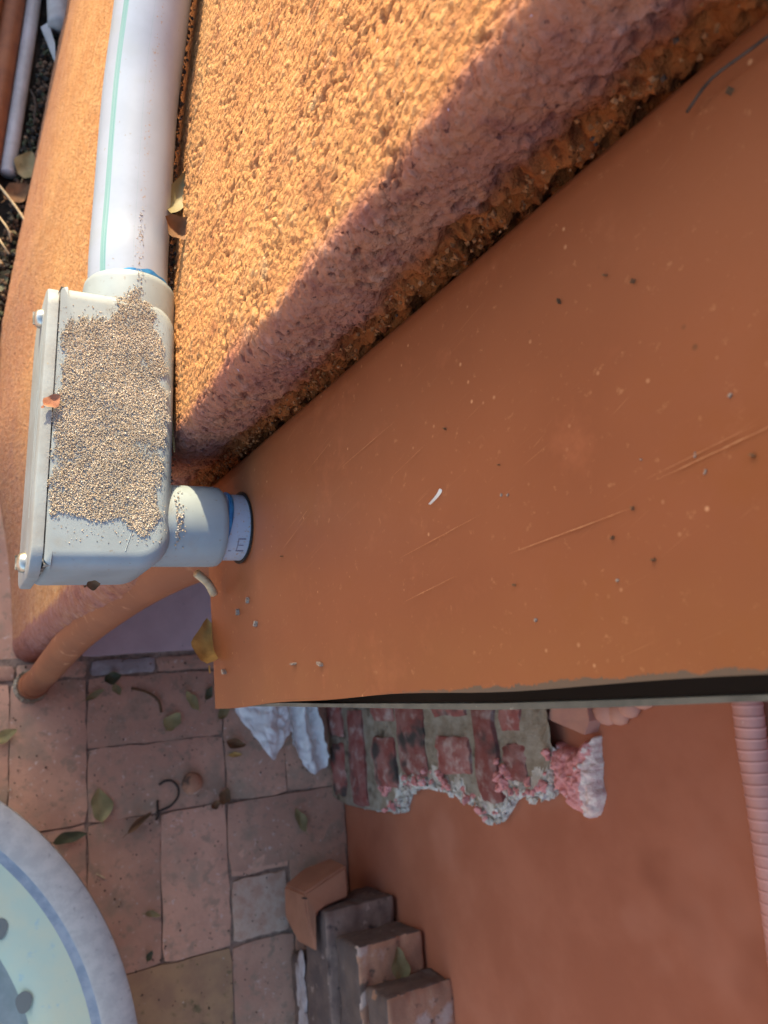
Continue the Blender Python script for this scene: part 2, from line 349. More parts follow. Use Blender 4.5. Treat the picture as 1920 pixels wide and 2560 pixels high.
# pavement: basket weave of clay pavers
pav = empty('pavement'); kind(pav, 'structure')
bed = obj('joint_sand', *(lambda n: (
    [(x, y, -.0065 + .003 * z) for (x, y), z in zip([(-.55 + 1.2 * i / (n - 1), -1.0 + 1.085 * j / (n - 1)) for j in range(n) for i in range(n)], rng.random(n * n))],
    grid_faces(n, n)))(60), m_joint, pav, smooth=True); kind(bed, 'stuff')
def paver_mesh(lx, ly, seed, gap=.0009, depth=.03):
    nx, ny = (11, 6) if lx > ly else (6, 11)
    r = np.random.default_rng(seed)
    xs = np.linspace(-lx / 2 + gap, lx / 2 - gap, nx); ys = np.linspace(-ly / 2 + gap, ly / 2 - gap, ny)
    X, Y = np.meshgrid(xs, ys); Z = r.normal(0, .00045, X.shape)
    edge = np.zeros_like(X, bool); edge[0] = edge[-1] = True; edge[:, 0] = edge[:, -1] = True
    X = X + np.where(edge, r.normal(0, .0009, X.shape), 0); Y = Y + np.where(edge, r.normal(0, .0009, X.shape), 0)
    for cy in (0, -1):
        for cx in (0, -1): X[cy, cx] *= .975; Y[cy, cx] *= .975
    Zt = np.where(edge, Z - .0016, Z)
    V = np.stack([X, Y, Zt], -1).reshape(-1, 3).tolist(); F = grid_faces(ny, nx).tolist()
    idx = np.arange(nx * ny).reshape(ny, nx)
    loop = list(idx[0, :]) + list(idx[1:, -1]) + list(idx[-1, -2::-1]) + list(idx[-2:0:-1, 0])
    b0 = len(V)
    for k in loop: V.append([V[k][0], V[k][1], -depth])
    n = len(loop)
    for k in range(n): F.append([loop[k], b0 + k, b0 + (k + 1) % n, loop[(k + 1) % n]])
    return V, F
def paver(x0, x1, y0, y1, m, seed, dz=0.0, rot=0.0, parent=pav, z=0.0):
    V, F = paver_mesh(x1 - x0, y1 - y0, seed)
    o = obj('paver', V, F, m, parent, smooth=True, sharp=50)
    o.location = ((x0 + x1) / 2, (y0 + y1) / 2, z + dz); r = random.Random(seed)
    o.rotation_euler = (r.uniform(-.006, .006), r.uniform(-.006, .006), rot + r.uniform(-.008, .008)); return o
sd = 100
for i in range(-3, 4):
    for j in range(-5, 1):
        x0 = -.01 + .2085 * i; y0 = -.158 + .2085 * j; x1, y1 = x0 + .2085, y0 + .2085
        if x0 > .6: continue
        for k in range(2):
            sd += 1; mm = m_paver
            if (i + j) % 2 == 1:     # two bricks along x
                a, b, c, d = x0, x1, y0 + k * .104, y0 + (k + 1) * .104
            else:                    # two bricks along y
                a, b, c, d = x0 + k * .104, x0 + (k + 1) * .104, y0, y1
            if i == 1 and j == -2 and k == 1: mm = m_paver_ochre
            if i == 2 and j == -1 and k == 0: mm = m_paver
            if i == 2 and j == -1 and k == 0:
                paver(.410, .506, -.27, -.160, m_paver, sd); paver(.410, .503, -.362, -.274, m_paver_pale, sd + 500, .001); paver(.509, .612, -.362, -.160, m_paver, sd + 501); continue
            if b > .625: b = .612
            if d > .052: d = .050
            if b - a < .03: continue
            paver(a, b, c, d, mm, sd, random.Random(sd).uniform(-.0012, .0012))
# cut row beside the wall foot
for (a, b, m, s) in ((-.10, .0, m_paver, 901), (.0, .098, m_paver, 902), (.102, .197, m_paver, 903), (.2035, .3, m_paver_grey, 904), (.303, .405, m_paver, 905), (.408, .51, m_paver, 906), (.513, .60, m_paver, 907)):
    paver(a, b, .0525, .0765, m, s, .001 if s == 904 else 0)
# cement slab under the meter box
V, F = paver_mesh(.47, .30, 77, gap=.001, depth=.04)
slab = obj('cement_slab', V, F, m_slab, None, smooth=True, sharp=50); slab.location = (.395, .232, .012); kind(slab, 'structure')

# ------------------------------------------------------------------ stucco wall (one long rendered skin with displaced relief)
def wall_path(h):
    t = float(smoothst(.70, .83, h)); low = 1 - t
    sf = .0972
    ce = .0795 + .0445 * t
    r = .026 * low + .006 * t
    def front(c):
        c = np.asarray(c, float)
        top = sf + np.where(c < .16, .0, .08 * (c - .16))
        want = np.where(c < .593, .066, .066 + .14 * (c - .593))          # foot of the wall
        bulge = (top - want) * smoothst(.10, .42, c)
        return top - bulge * (max(0, .86 - h) / .84) ** 1.3
    return sf, ce, r, front, t
hs = np.concatenate([np.linspace(-.05, .72, 340)[:-1], np.linspace(.72, 1.20, 740), np.linspace(1.21, 2.3, 30)])
cs = np.concatenate([np.linspace(.86, .50, 120)[:-1], np.linspace(.50, 0, 0), np.linspace(.50, .0, 1)[:0]])
u_front = np.concatenate([np.linspace(0, .62, 90)[:-1], np.linspace(.62, .785, 110)[:-1], np.linspace(.785, 1, 540)])
n_round, n_ret = 16, 56
rows = []; nrm = []; boost = []
for h in hs:
    sf, ce, r, fr, t = wall_path(h)
    cfar = 1.7
    c = cfar + (ce + r - cfar) * u_front
    s = fr(c)
    # far rounded corner
    a = np.linspace(0, math.pi / 2, 8)[:-1]
    pf_s = fr(cfar) + .03 - .03 * np.sin(a); pf_c = cfar + .03 * np.cos(a) - 0
    far = [(.60, cfar + .03), (.4, cfar + .03)]
    a = np.linspace(0, math.pi / 2, n_round + 1)[1:]
    s0 = fr(ce + r)
    rs = s0 + r - r * np.cos(a); rc = ce + r - r * np.sin(a)
    rend = .105 + .045 * t; ret_s = np.linspace(s0 + r, max(rend, s0 + r + .001), n_ret + 1)[1:]; ret_c = np.full(n_ret, ce)
    tail = [(rend + .003, ce + .006), (rend + .004, .26), (rend + .006, .30), (.4, .31), (.8, .31), (2.5, .31)]  # unseen tail added to block sun from behind the wall
    S_ = np.concatenate([[p[0] for p in far], pf_s, s, rs, ret_s, [p[0] for p in tail]])
    C_ = np.concatenate([[p[1] for p in far], pf_c, c, rc, ret_c, [p[1] for p in tail]])
    rows.append(np.stack([S_, C_, np.full(len(S_), h)], -1))
A = np.array(rows)
d = np.gradient(A, axis=1); nx = d[:, :, 1].copy(); ny = -d[:, :, 0].copy(); ln = np.sqrt(nx * nx + ny * ny) + 1e-9
# path runs from +y to -y on the front, so the outward normal is (dy, -dx) rotated to face -x
NX, NY = nx / ln, ny / ln
P = A.reshape(-1, 3)
big = (fbm(P, .09, 2, 11) - .5) * (.35 + .65 * smoothst(.6, .8, P[:, 2]))
med = fbm(P, .011, 3, 21) - .5
warp = .0015 * np.stack([vnoise(P, .0025, 31), vnoise(P, .0025, 32), vnoise(P, .0025, 33)], -1)
w1 = worley(P + warp, .0023, 41)
w2 = worley(P + warp, .0015, 51)
blob = smoothst(.50, .15, worley(P + warp, .0048, 45)) * smoothst(.5, .68, vnoise(P, .013, 46))
pit = smoothst(.62, .78, vnoise(P, .0024, 61)) * smoothst(.45, .6, vnoise(P, .018, 62))
crack = smoothst(.035, .0, np.abs(fbm(P, .006, 3, 65) - .5)) * smoothst(.5, .7, vnoise(P, .02, 66))
fine = .0006 * med + .00062 * (1 - w1) + .00032 * (1 - w2) + .0005 * blob - .0009 * pit - .0009 * crack
fine_low = .0003 * (fbm(P, .008, 2, 23) - .5) + .0013 * (1 - worley(P, .0062, 43)) + .0006 * (vnoise(P, .0035, 44) - .5); hz = smoothst(.64, .76, P[:, 2]); fine = fine * hz + fine_low * (1 - hz)
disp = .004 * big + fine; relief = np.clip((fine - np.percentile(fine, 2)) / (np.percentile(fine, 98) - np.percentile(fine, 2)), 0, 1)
ret = smoothst(.098, .106, P[:, 0]) * smoothst(.16, .13, P[:, 1])
disp = disp * (1 + .9 * ret)
lowf = .7 + .3 * smoothst(.55, .84, P[:, 2])
near_gap = smoothst(.112, .13, P[:, 0]) * smoothst(.14, .128, P[:, 1]) * smoothst(.78, .84, P[:, 2])
rag = (worley(P, .012, 71) - .5) * .008 + (worley(P, .005, 72) - .5) * .005
disp = disp * lowf + near_gap * (rag - .0035)
fade = np.where((P[:, 0] > .168) | (P[:, 1] > 1.6), .2, 1.0); disp *= fade
Q = P.copy(); Q[:, 0] += NX.ravel() * disp; Q[:, 1] += NY.ravel() * disp
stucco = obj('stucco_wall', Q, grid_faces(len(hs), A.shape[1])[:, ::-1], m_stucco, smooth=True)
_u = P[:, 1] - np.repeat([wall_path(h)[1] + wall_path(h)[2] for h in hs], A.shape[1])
shade_damp = smoothst(.009, -.002, _u + .016 * (fbm(P, .03, 4, 88) - .5)) * (.62 + .55 * (fbm(P, .012, 3, 89)))  # purple shade painted into the wall end; damp at the foot follows
shade_damp = np.clip(shade_damp, 0, 1) * (1 - .75 * smoothst(.121, .131, P[:, 0] + .006 * (fbm(P, .02, 3, 90) - .5)))
shade_damp = np.clip(shade_damp + .75 * smoothst(.50, .12, P[:, 2] + .22 * (fbm(P, .06, 4, 92) - .5)) * (.5 + .5 * fbm(P, .02, 3, 93)), 0, 1)
_rw = stucco.data.attributes.new('gap_tone', 'FLOAT', 'POINT'); _rw.data.foreach_set('value', (smoothst(.117, .127, P[:, 0] + .006 * (fbm(P, .02, 3, 90) - .5)) * smoothst(.2, .15, P[:, 1])).astype(np.float32))  # orange brown tone, darker towards the meter box gap
_st = stucco.data.attributes.new('shade_damp', 'FLOAT', 'POINT'); _st.data.foreach_set('value', shade_damp.astype(np.float32))
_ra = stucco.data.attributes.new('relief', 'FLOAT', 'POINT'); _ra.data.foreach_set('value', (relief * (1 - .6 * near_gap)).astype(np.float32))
tag(stucco, 'rough orange stucco wall corner that the grey conduit runs along', 'wall')

# ------------------------------------------------------------------ brown rear wall
bw = empty('brown_wall'); tag(bw, 'smooth brown painted wall rising behind the brick stack and paving', 'wall')
n1, n2 = 70, 60
ys = np.linspace(-1.6, .35, n1); zs = np.linspace(-.05, .862, n2)
Y, Z = np.meshgrid(ys, zs); Pw = np.stack([np.full(Y.size, .616), Y.ravel(), Z.ravel()], -1)
Pw[:, 0] += .010 * (fbm(Pw, .22, 3, 5) - .5) + .002 * (fbm(Pw, .04, 2, 6) - .5)
obj('render_face', Pw, grid_faces(n2, n1)[:, ::-1], m_wall, bw, smooth=True)
from_bm('ledge', bevel_box((.604, -1.6, .858), (.9, .35, 1.9), .006, 2), m_wall, bw, smooth=True)

# salmon cement patches
V, F = [], []
hexa = [(.600, -.040, .567), (.598, -.052, .560), (.597, -.0685, .616), (.599, -.055, .624), (.602, -.030, .62), (.601, -.02, .58)]
for x in hexa: V.append(x)
for x in hexa: V.append((.63, x[1] * .98, x[2]))
n = 6; F.append(list(range(n))); F += [[k, (k + 1) % n, n + (k + 1) % n, n + k] for k in range(n)]
o = obj('cement_patch', V, F, m_cut, bw)
V, F = [], []
for k, (y, z, r) in enumerate(((-.045, .638, .016), (-.048, .655, .013), (-.04, .67, .014), (-.03, .69, .016), (-.02, .66, .02), (-.01, .63, .02), (-.01, .6, .02))):
    lump(V, F, (.612, y, z), r, k, 2, .04, (.7, 1, 1))
obj('cement_dab', V, F, m_cut, bw, smooth=True)

# ------------------------------------------------------------------ broken brick masonry stuck on the brown wall
mas = empty('broken_brickwork'); tag(mas, 'old red brickwork with wide mortar and a broken lower end on the brown wall', 'brickwork')
eh = np.array([-.02, .0, .05, .12, .18, .21, .2326, .2893, .3569, .39, .4155, .4332, .4565, .48, .5119, .5403, .5534, .566])
ec = np.array([-.165, -.1745, -.1843, -.186, -.184, -.181, -.152, -.138, -.1456, -.154, -.163, -.1774, -.159, -.137, -.141, -.137, -.121, -.09])
NH, NT = 110, 60
H_ = np.linspace(-.02, .566, NH); E_ = np.interp(H_, eh, ec)
T_ = np.linspace(0, 1, NT)
Ym = .06 + (E_[:, None] - .06) * T_[None, :]
Pm = np.stack([np.full(Ym.size, .594), Ym.ravel(), np.repeat(H_, NT)], -1)
Pm[:, 0] += .006 * (fbm(Pm, .03, 3, 81) - .5) + .003 * (worley(Pm, .01, 82) - .5)
Tm = np.tile(T_, NH); Pm[:, 0] += .012 * smoothst(.93, 1, Tm) * (Pm[:, 2] > .19)
back = np.stack([np.full(NH, .64), E_ - .004, H_], -1)
Fm = grid_faces(NH, NT).tolist(); b0 = len(Pm)
for i in range(NH - 1): Fm.append([i * NT + NT - 1, b0 + i, b0 + i + 1, (i + 1) * NT + NT - 1])
mo = obj('mortar', np.concatenate([Pm, back]), Fm, [m_mortar, m_rubble], mas, smooth=True)
for i_, p_ in enumerate(mo.data.polygons):
    c_ = p_.center; e_ = float(np.interp(c_.z, eh, ec))
    if c_.z > .185 and c_.y < e_ + .020 + .012 * math.sin(c_.z * 120): p_.material_index = 1
def rough_brick(y0, y1, z0, z1, xf, seed):
    ny_, nz_ = 9, 6; r = np.random.default_rng(seed)
    yy = np.linspace(y0, y1, ny_); zz = np.linspace(z0, z1, nz_); Yb, Zb = np.meshgrid(yy, zz)
    e = np.zeros_like(Yb, bool); e[0] = e[-1] = True; e[:, 0] = e[:, -1] = True
    X = xf + r.normal(0, .0011, Yb.shape) + np.where(e, .0035, 0)
    Yb = Yb + r.normal(0, .0013, Yb.shape); Zb = Zb + r.normal(0, .0013, Yb.shape)
    for a in (0, -1):
        for b in (0, -1): X[a, b] += .004
    Vb = np.stack([X, Yb, Zb], -1).reshape(-1, 3).tolist(); Fb = grid_faces(nz_, ny_).tolist()
    idx = np.arange(ny_ * nz_).reshape(nz_, ny_); loop = list(idx[0, :]) + list(idx[1:, -1]) + list(idx[-1, -2::-1]) + list(idx[-2:0:-1, 0])
    b0 = len(Vb)
    for k in loop: Vb.append([xf + .02, Vb[k][1], Vb[k][2]])
    nn = len(loop); Fb += [[loop[k], loop[(k + 1) % nn], b0 + (k + 1) % nn, b0 + k] for k in range(nn)]
    return Vb, Fb
courses = [(.004, .056, [(.05, -.075), (-.088, -.172)]), (.077, .128, [(.05, -.022), (-.034, -.181)]), (.160, .226, [(.05, -.051), (-.076, -.146)]),
           (.236, .307, [(.05, -.006), (-.016, -.128)]), (.338, .412, [(.05, -.046), (-.073, -.120)]), (.428, .470, [(.05, -.012), (-.026, -.148)]),
           (.482, .520, [(.05, -.064), (-.080, -.122)])]
sb = 0
for z0, z1, br in courses:
    for y0, y1 in br:
        sb += 1; Vb, Fb = rough_brick(y0, y1, z0, z1, .585 + .002 * (sb % 3), sb)
        obj('brick', Vb, Fb, m_brick_old, mas, smooth=True, sharp=45)
V, F = [], []; V2, F2 = [], []
rr = random.Random(5)
for k in range(700):
    h = rr.uniform(.185, .562); e = float(np.interp(h, eh, ec)); y = e + abs(rr.gauss(0, .010)) - .002
    if rr.random() < .08: lump(V2, F2, (.592 + rr.uniform(-.006, .006), y + .004, h), rr.uniform(.002, .005), k, 1, .5)
    else: lump(V, F, (.600 + rr.uniform(-.006, .012), y, h), rr.uniform(.0018, .0055), k, 1, .5)
for k in range(60):
    h = rr.uniform(.0, .2); e = float(np.interp(h, eh, ec)); lump(V, F, (.598 + rr.uniform(0, .01), e + rr.uniform(0, .006), h), rr.uniform(.002, .004), k + 900, 1, .3)
kind(obj('mortar_rubble', V, F, m_rubble, mas), 'stuff')
for (y, z, r) in ((-.125, .345, .006), (-.131, .352, .006), (-.137, .36, .005), (-.12, .338, .005), (-.117, .47, .009), (-.125, .478, .008), (-.108, .482, .007), (-.13, .47, .007), (-.115, .49, .006), (-.1, .47, .005), (-.148, .20, .007), (-.156, .19, .006), (-.15, .178, .006)):
    lump(V2, F2, (.589, y, z), r * .8, int(z * 1e4), 2, .35)
kind(obj('pink_crumbs', V2, F2, m_pink, mas), 'stuff')
# pink and white render lump beside it
lumpy = empty('render_lump'); tag(lumpy, 'crumbling pink and white render lump just above the brickwork on the brown wall', 'render lump')
outl = [(.560, -.078), (.5545, -.10), (.553, -.128), (.565, -.132), (.578, -.148), (.600, -.158), (.612, -.146), (.616, -.12), (.618, -.098), (.622, -.071), (.606, -.076), (.59, -.088)]
def inside(px_, py_, poly):
    c = False; n = len(poly)
    for i in range(n):
        x1, y1 = poly[i]; x2, y2 = poly[(i + 1) % n]
        if (y1 > py_) != (y2 > py_) and px_ < (x2 - x1) * (py_ - y1) / (y2 - y1) + x1: c = not c
    return c
nn_ = 90
zg, yg = np.meshgrid(np.linspace(.548, .626, nn_), np.linspace(-.164, -.066, nn_)); PL = np.stack([np.full(zg.size, .6), yg.ravel(), zg.ravel()], -1)
wob = .004 * np.stack([fbm(PL, .012, 3, 201) - .5, fbm(PL, .012, 3, 202) - .5], -1) * 2
poly_ = np.array(outl + outl[:1]); dist = np.full(len(PL), 9.0)
for (z1, y1), (z2, y2) in zip(poly_[:-1], poly_[1:]):
    ab = np.array([z2 - z1, y2 - y1]); q_ = np.stack([PL[:, 2] + wob[:, 0] - z1, PL[:, 1] + wob[:, 1] - y1], -1); t_ = np.clip((q_ @ ab) / (ab @ ab), 0, 1)
    dist = np.minimum(dist, np.linalg.norm(q_ - t_[:, None] * ab, axis=1))
ins = np.array([inside(z, y, outl) for z, y in zip(PL[:, 2] + wob[:, 0], PL[:, 1] + wob[:, 1])])
hgt = np.where(ins, .004 + .016 * (1 - np.exp(-dist / .006)) + .010 * (1 - worley(PL, .012, 203)) + .006 * (1 - worley(PL, .005, 204)), -.01)
PL[:, 0] = .619 - hgt
Fl = grid_faces(nn_, nn_); keep = ins[Fl].any(1); Fl = Fl[keep]
rgt = (PL[:, 2] - .588) + (-PL[:, 1] - .11) * .35 + .02 * (fbm(PL, .014, 2, 205) - .5)
pk = rgt[Fl].mean(1) < .017
def sub_mesh(name, m_, faces):
    u_, inv = np.unique(faces, return_inverse=True); obj(name, PL[u_], inv.reshape(faces.shape), m_, lumpy, smooth=True)
sub_mesh('pink_face', m_pink, Fl[pk]); sub_mesh('white_face', m_pinkwhite, Fl[~pk])

# ------------------------------------------------------------------ pink corrugated hose
ax = spline([(.600, .10, .822), (.600, -.0417, .8128), (.600, -.0746, .8102), (.600, -.1165, .8094), (.600, -.1697, .807), (.600, -.2215, .8039), (.600, -.34, .797), (.601, -.6, .785), (.602, -.9, .77)], 800)
L = 0; rad = []
for i, p in enumerate(ax):
    if i: L += (p - ax[i - 1]).length
    w = (L / .0092) % 1; rad.append(.0122 + .0007 * math.exp(-((w - .5) / .11) ** 2))
V, F, _ = tube(ax, 0, 20, True, rad)
hose = obj('corrugated_hose', V, F, m_hose, smooth=True, sharp=60); tag(hose, 'pale pink ribbed hose running along under the brown ledge', 'hose')

# ------------------------------------------------------------------ loose bricks stacked against the brown wall
def loose_brick(lo, hi, m, seed, label):
    # rounded box of fine quads, worn at the arrises and pitted
    lo, hi = np.array(lo), np.array(hi); c, hf = (lo + hi) / 2, (hi - lo) / 2; N_ = 26; V, F = [], []
    for ax_ in range(3):
        for sg in (-1, 1):
            g1, g2 = np.meshgrid(np.linspace(-1, 1, N_), np.linspace(-1, 1, N_)); p = np.zeros((N_ * N_, 3)); a1, a2 = (ax_ + 1) % 3, (ax_ + 2) % 3
            p[:, ax_] = sg; p[:, a1] = g1.ravel(); p[:, a2] = g2.ravel(); f = grid_faces(N_, N_)
            if sg < 0: f = f[:, ::-1]
            F += (f + len(V)).tolist(); V += p.tolist()
    p = np.array(V) * hf; rb = .0038
    core = np.clip(p, -(hf - rb), hf - rb); d_ = p - core; n_ = d_ / (np.linalg.norm(d_, axis=1, keepdims=True) + 1e-9)
    w = core + n_ * rb + c
    edge = (np.abs(d_) > rb * .5).sum(1) > 1
    off = .005 * (fbm(w, .03, 3, seed) - .5) + .0025 * (fbm(w, .007, 2, seed + 9) - .5) - np.where(edge, 1, .3) * .009 * smoothst(.55, .8, fbm(w, .025, 2, seed + 20))
    w = w + n_ * off[:, None]
    o = obj('loose_brick', w, F, m, None, smooth=True, sharp=70)
    bm = bmesh.new(); bm.from_mesh(o.data); bmesh.ops.remove_doubles(bm, verts=bm.verts, dist=.0004); bm.to_mesh(o.data); bm.free()
    o.data.materials.append(m_brick_shade)
    for p_ in o.data.polygons:
        if p_.normal.y > .75 or p_.normal.x < -.8: p_.material_index = 1  # painted shade: faces turned this way take the darker colour
    tag(o, label, 'brick', 'loose bricks stacked by the brown wall'); return o
loose_brick((.500, -.62, .002), (.606, -.395, .076), m_brick_dark, 1, 'brown brick at the bottom of the stack with a whitish lime streak on its side')
loose_brick((.492, -.60, .078), (.608, -.306, .158), m_brick_dark, 2, 'dull grey brown brick forming the lowest step of the stack')
loose_brick((.504, -.58, .160), (.609, -.340, .228), m_brick_warm, 3, 'rough brick forming the middle step of the stack with a leaf on it')
loose_brick((.513, -.62, .230), (.616, -.389, .285), m_brick_warm, 4, 'reddish brick on top of the stack at the bottom of the photo')
V, F = [], []
for k in range(70):
    y = -.40 - .21 * rr.random(); lump(V, F, (.4995, y, rr.uniform(.026, .052)), rr.uniform(.008, .016), k, 2, .25, (.05, 1.5, .8))
st = obj('lime_streak', V, F, m_lime, bpy.data.objects['loose_brick'], smooth=True); kind(st, 'stuff')
# terracotta lump leaning on the stack
top = [(.4765, -.2835, .125), (.512, -.272, .123), (.5515, -.2600, .120), (.5465, -.3025, .128), (.505, -.3040, .140), (.484, -.3080, .150), (.4805, -.3580, .152), (.475, -.3230, .138)]
bot = [(.478, -.2865, .045), (.512, -.268, .045), (.557, -.2590, .055), (.553, -.300, .06), (.51, -.3035, .07), (.4835, -.309, .08), (.4780, -.3580, .09), (.4755, -.330, .05)]
n = len(top); V = top + bot; F = [list(range(n))] + [[k, n + k, n + (k + 1) % n, (k + 1) % n] for k in range(n)] + [list(range(n, 2 * n))[::-1]]
bm = bmesh.new(); vv = [bm.verts.new(v) for v in V]; [bm.faces.new([vv[i] for i in f]) for f in F]
bmesh.ops.recalc_face_normals(bm, faces=bm.faces); bmesh.ops.bevel(bm, geom=bm.edges[:], offset=.003, segments=2, affect='EDGES')
shard = from_bm('terracotta_shard', bm, m_terra, None, smooth=True); tag(shard, 'broken orange terracotta shard leaning on the end of the brick stack', 'terracotta shard')
V, F, _ = tube(spline([(.472, -.2885, .127), (.480, -.2905, .128), (.489, -.291, .128), (.498, -.290, .128)], 12), .0011, 6)
tag(obj('black_twig', V, F, m_twig, smooth=True), 'short black twig lying across the terracotta shard', 'twig')

# ------------------------------------------------------------------ round stone basin, lower left
R0, bc = .45, (-.2205, -.434)
basin = empty('stone_basin'); tag(basin, 'round grey stone basin with blue ring and pale teal inside', 'basin')
def lathe(name, prof, m, n=160, smooth=True):
    V = []; F = []
    for r, z in prof:
        for j in range(n):
            a = 2 * math.pi * j / n; V.append((bc[0] + r * math.cos(a), bc[1] + r * math.sin(a), z))
    return obj(name, V, grid_faces(len(prof), n, True), m, basin, smooth=smooth, sharp=50)
lathe('rim', [(R0 - .10, .0), (R0 - .02, .10), (R0 - .006, .18), (R0, .192), (R0 - .001, .198), (R0 - .006, .2005), (R0 - .036, .2005), (R0 - .039, .199)][::-1], m_rim)
lathe('blue_ring', [(R0 - .039, .199), (R0 - .041, .1975), (R0 - .047, .195), (R0 - .049, .194)][::-1], m_band)
lathe('teal_slope', [(R0 - .049, .194), (R0 - .08, .187), (R0 - .100, .180), (R0 - .109, .172)][::-1], m_teal)
lathe('basin_floor', [(R0 - .109, .172), (R0 - .118, .158), (R0 - .16, .146), (R0 - .3, .14), (.001, .138)][::-1], m_basin)
for (px_, py_) in ((.0745, -.232), (.1015, -.315)):
    dx, dy = px_ - bc[0], py_ - bc[1]; rr_ = math.hypot(dx, dy)
    V = [(px_ + .0085 * math.cos(a) * (1 + .1 * math.sin(3 * a)), py_ + .012 * math.sin(a), .1795 + .26 * ((math.hypot(px_ + .0085 * math.cos(a) - bc[0], py_ + .012 * math.sin(a) - bc[1])) - (R0 - .11))) for a in np.linspace(0, 2 * math.pi, 20, endpoint=False)]
    obj('drain_hole', V, [list(range(20))], m_hole, basin)

# ------------------------------------------------------------------ meter box
mb = empty('meter_box'); tag(mb, 'brown painted metal meter box with scratched side and slightly open cover', 'electrical box')
XB = .132
nz, nyy = 60, 30
zz = np.linspace(.8225, 1.45, nz); V = []
for z in zz:
    for t in np.linspace(0, 1, nyy):
        y0 = -.0036 + .0006 * math.sin(z * 21) + .0004 * math.sin(z * 57); y = y0 + (.1215 - y0) * t
        V.append((XB + .0008 * math.sin(z * 9 + y * 20) + .0035 * (t > .985), y, z + .003 * t * (z < .83) * 0 - (.003 * t if z < .8226 else 0)))
F = grid_faces(nz, nyy).tolist(); nv = len(V)
V2 = [(x + .0016, y, z) for x, y, z in V]; V += V2
F = [f[::-1] for f in F] + [[a + nv for a in f] for f in F]
for i in range(nz - 1):
    F.append([i * nyy, (i + 1) * nyy, nv + (i + 1) * nyy, nv + i * nyy])
for j in range(nyy - 1): F.append([j, nv + j, nv + j + 1, j + 1])
side = obj('side_panel', V, F, m_box, mb, smooth=True, sharp=40)
from_bm('body', bevel_box((.1345, .010, .826), (.42, .118, 1.45), .002, 2), m_dark, mb)
# black sheet standing for shade in the gap and the grey cover edge that bows away from the panel
V, F = [], []
for z in np.linspace(.83, 1.45, 30): V += [(.1395, .012, z), (.1395, float(np.interp(z, [.83, .93, 1.0, 1.1], [-.002, -.003, -.0068, -.0088])), z)]
F = [[2 * i, 2 * i + 1, 2 * i + 3, 2 * i + 2] for i in range(29)]
obj('gap_shade', V, F, m_dark, mb)
V, F = [], []
for z in np.linspace(.826, 1.45, 50):
    t = np.interp(z, [.826, .86, .92, .96, 1.02, 1.065, 1.11, 1.15, 1.3, 1.45], [-.0030, -.0031, -.0034, -.0048, -.0062, -.0073, -.0076, -.0077, -.0079, -.008])
    b = np.interp(z, [.826, .86, .92, .96, 1.02, 1.065, 1.11, 1.15, 1.3, 1.45], [-.0034, -.0038, -.0050, -.0061, -.0078, -.0090, -.0092, -.0088, -.0088, -.0088])
    V += [(.1330, t, z), (.1330, b, z), (.42, b, z), (.42, t, z)]
for i in range(49):
    q = 4 * i
    F += [[q, q + 4, q + 5, q + 1], [q + 1, q + 5, q + 6, q + 2], [q + 2, q + 6, q + 7, q + 3], [q + 3, q + 7, q + 4, q]]
F += [[0, 1, 2, 3]]
obj('front_cover', V, F, m_lid, mb)
# paint chips, droppings and bits stuck on the side panel (each a thin flake on the metal)
def flake(y, z, ly, lz, m, ang=0, seed=0, name='paint_chip', th=.00008):
    r = random.Random(seed); n = 9; V = []
    for a in np.linspace(0, 2 * math.pi, n, endpoint=False):
        k = r.uniform(.35, 1.25); u, v = math.cos(a) * ly * k, math.sin(a) * lz * k
        V.append((XB - th - .0011, y + u * math.cos(ang) - v * math.sin(ang), z + u * math.sin(ang) + v * math.cos(ang)))
    V += [(XB + .001, v[1], v[2]) for v in V]
    F = [list(range(n))[::-1]] + [[k, (k + 1) % n, n + (k + 1) % n, n + k] for k in range(n)]
    return obj(name, V, F, m, mb)
for k, (y, z, a, b) in enumerate(((.0476, 1.0842, .0007, .0006), (.0470, 1.0868, .0007, .0005), (.0489, 1.1554, .0006, .0007), (.0431, 1.132, .0004, .0004),
        (.0399, 1.1455, .0012, .0003), (.036, 1.147, .0008, .0003), (.0129, 1.0913, .0007, .0006), (.047, .8828, .003, .0018), (.0341, .8921, .0028, .0014), (.043, .8675, .003, .0012), (.0185, 1.1201, .0005, .0006), (.0145, .8417, .002, .003), (.0124, .9348, .001, .003), (.0107, .9606, .0012, .003))):
    flake(y, z, a * .7, b * .7, m_chip, .3 * (k % 3), k)
for k, (y, z, a, b) in enumerate(((.0333, 1.1278, .0008, .0007), (.028, 1.1208, .001, .0004), (.0211, 1.131, .0007, .0006), (.0743, 1.0622, .0011, .0004), (.0895, 1.1154, .0012, .0004), (.0829, 1.138, .001, .0004), (.0884, 1.1307, .0006, .0006), (.036, 1.1576, .0012, .0005), (.0229, 1.085, .0008, .0003), (.1084, 1.1679, .0012, .0003), (.06, .93, .0006, .0005), (.056, 1.085, .0005, .0003))):
    flake(y, z, a * .55, b * .55, m_leaf_b, .8 * (k % 4), 50 + k, 'stuck_speck', .0006)
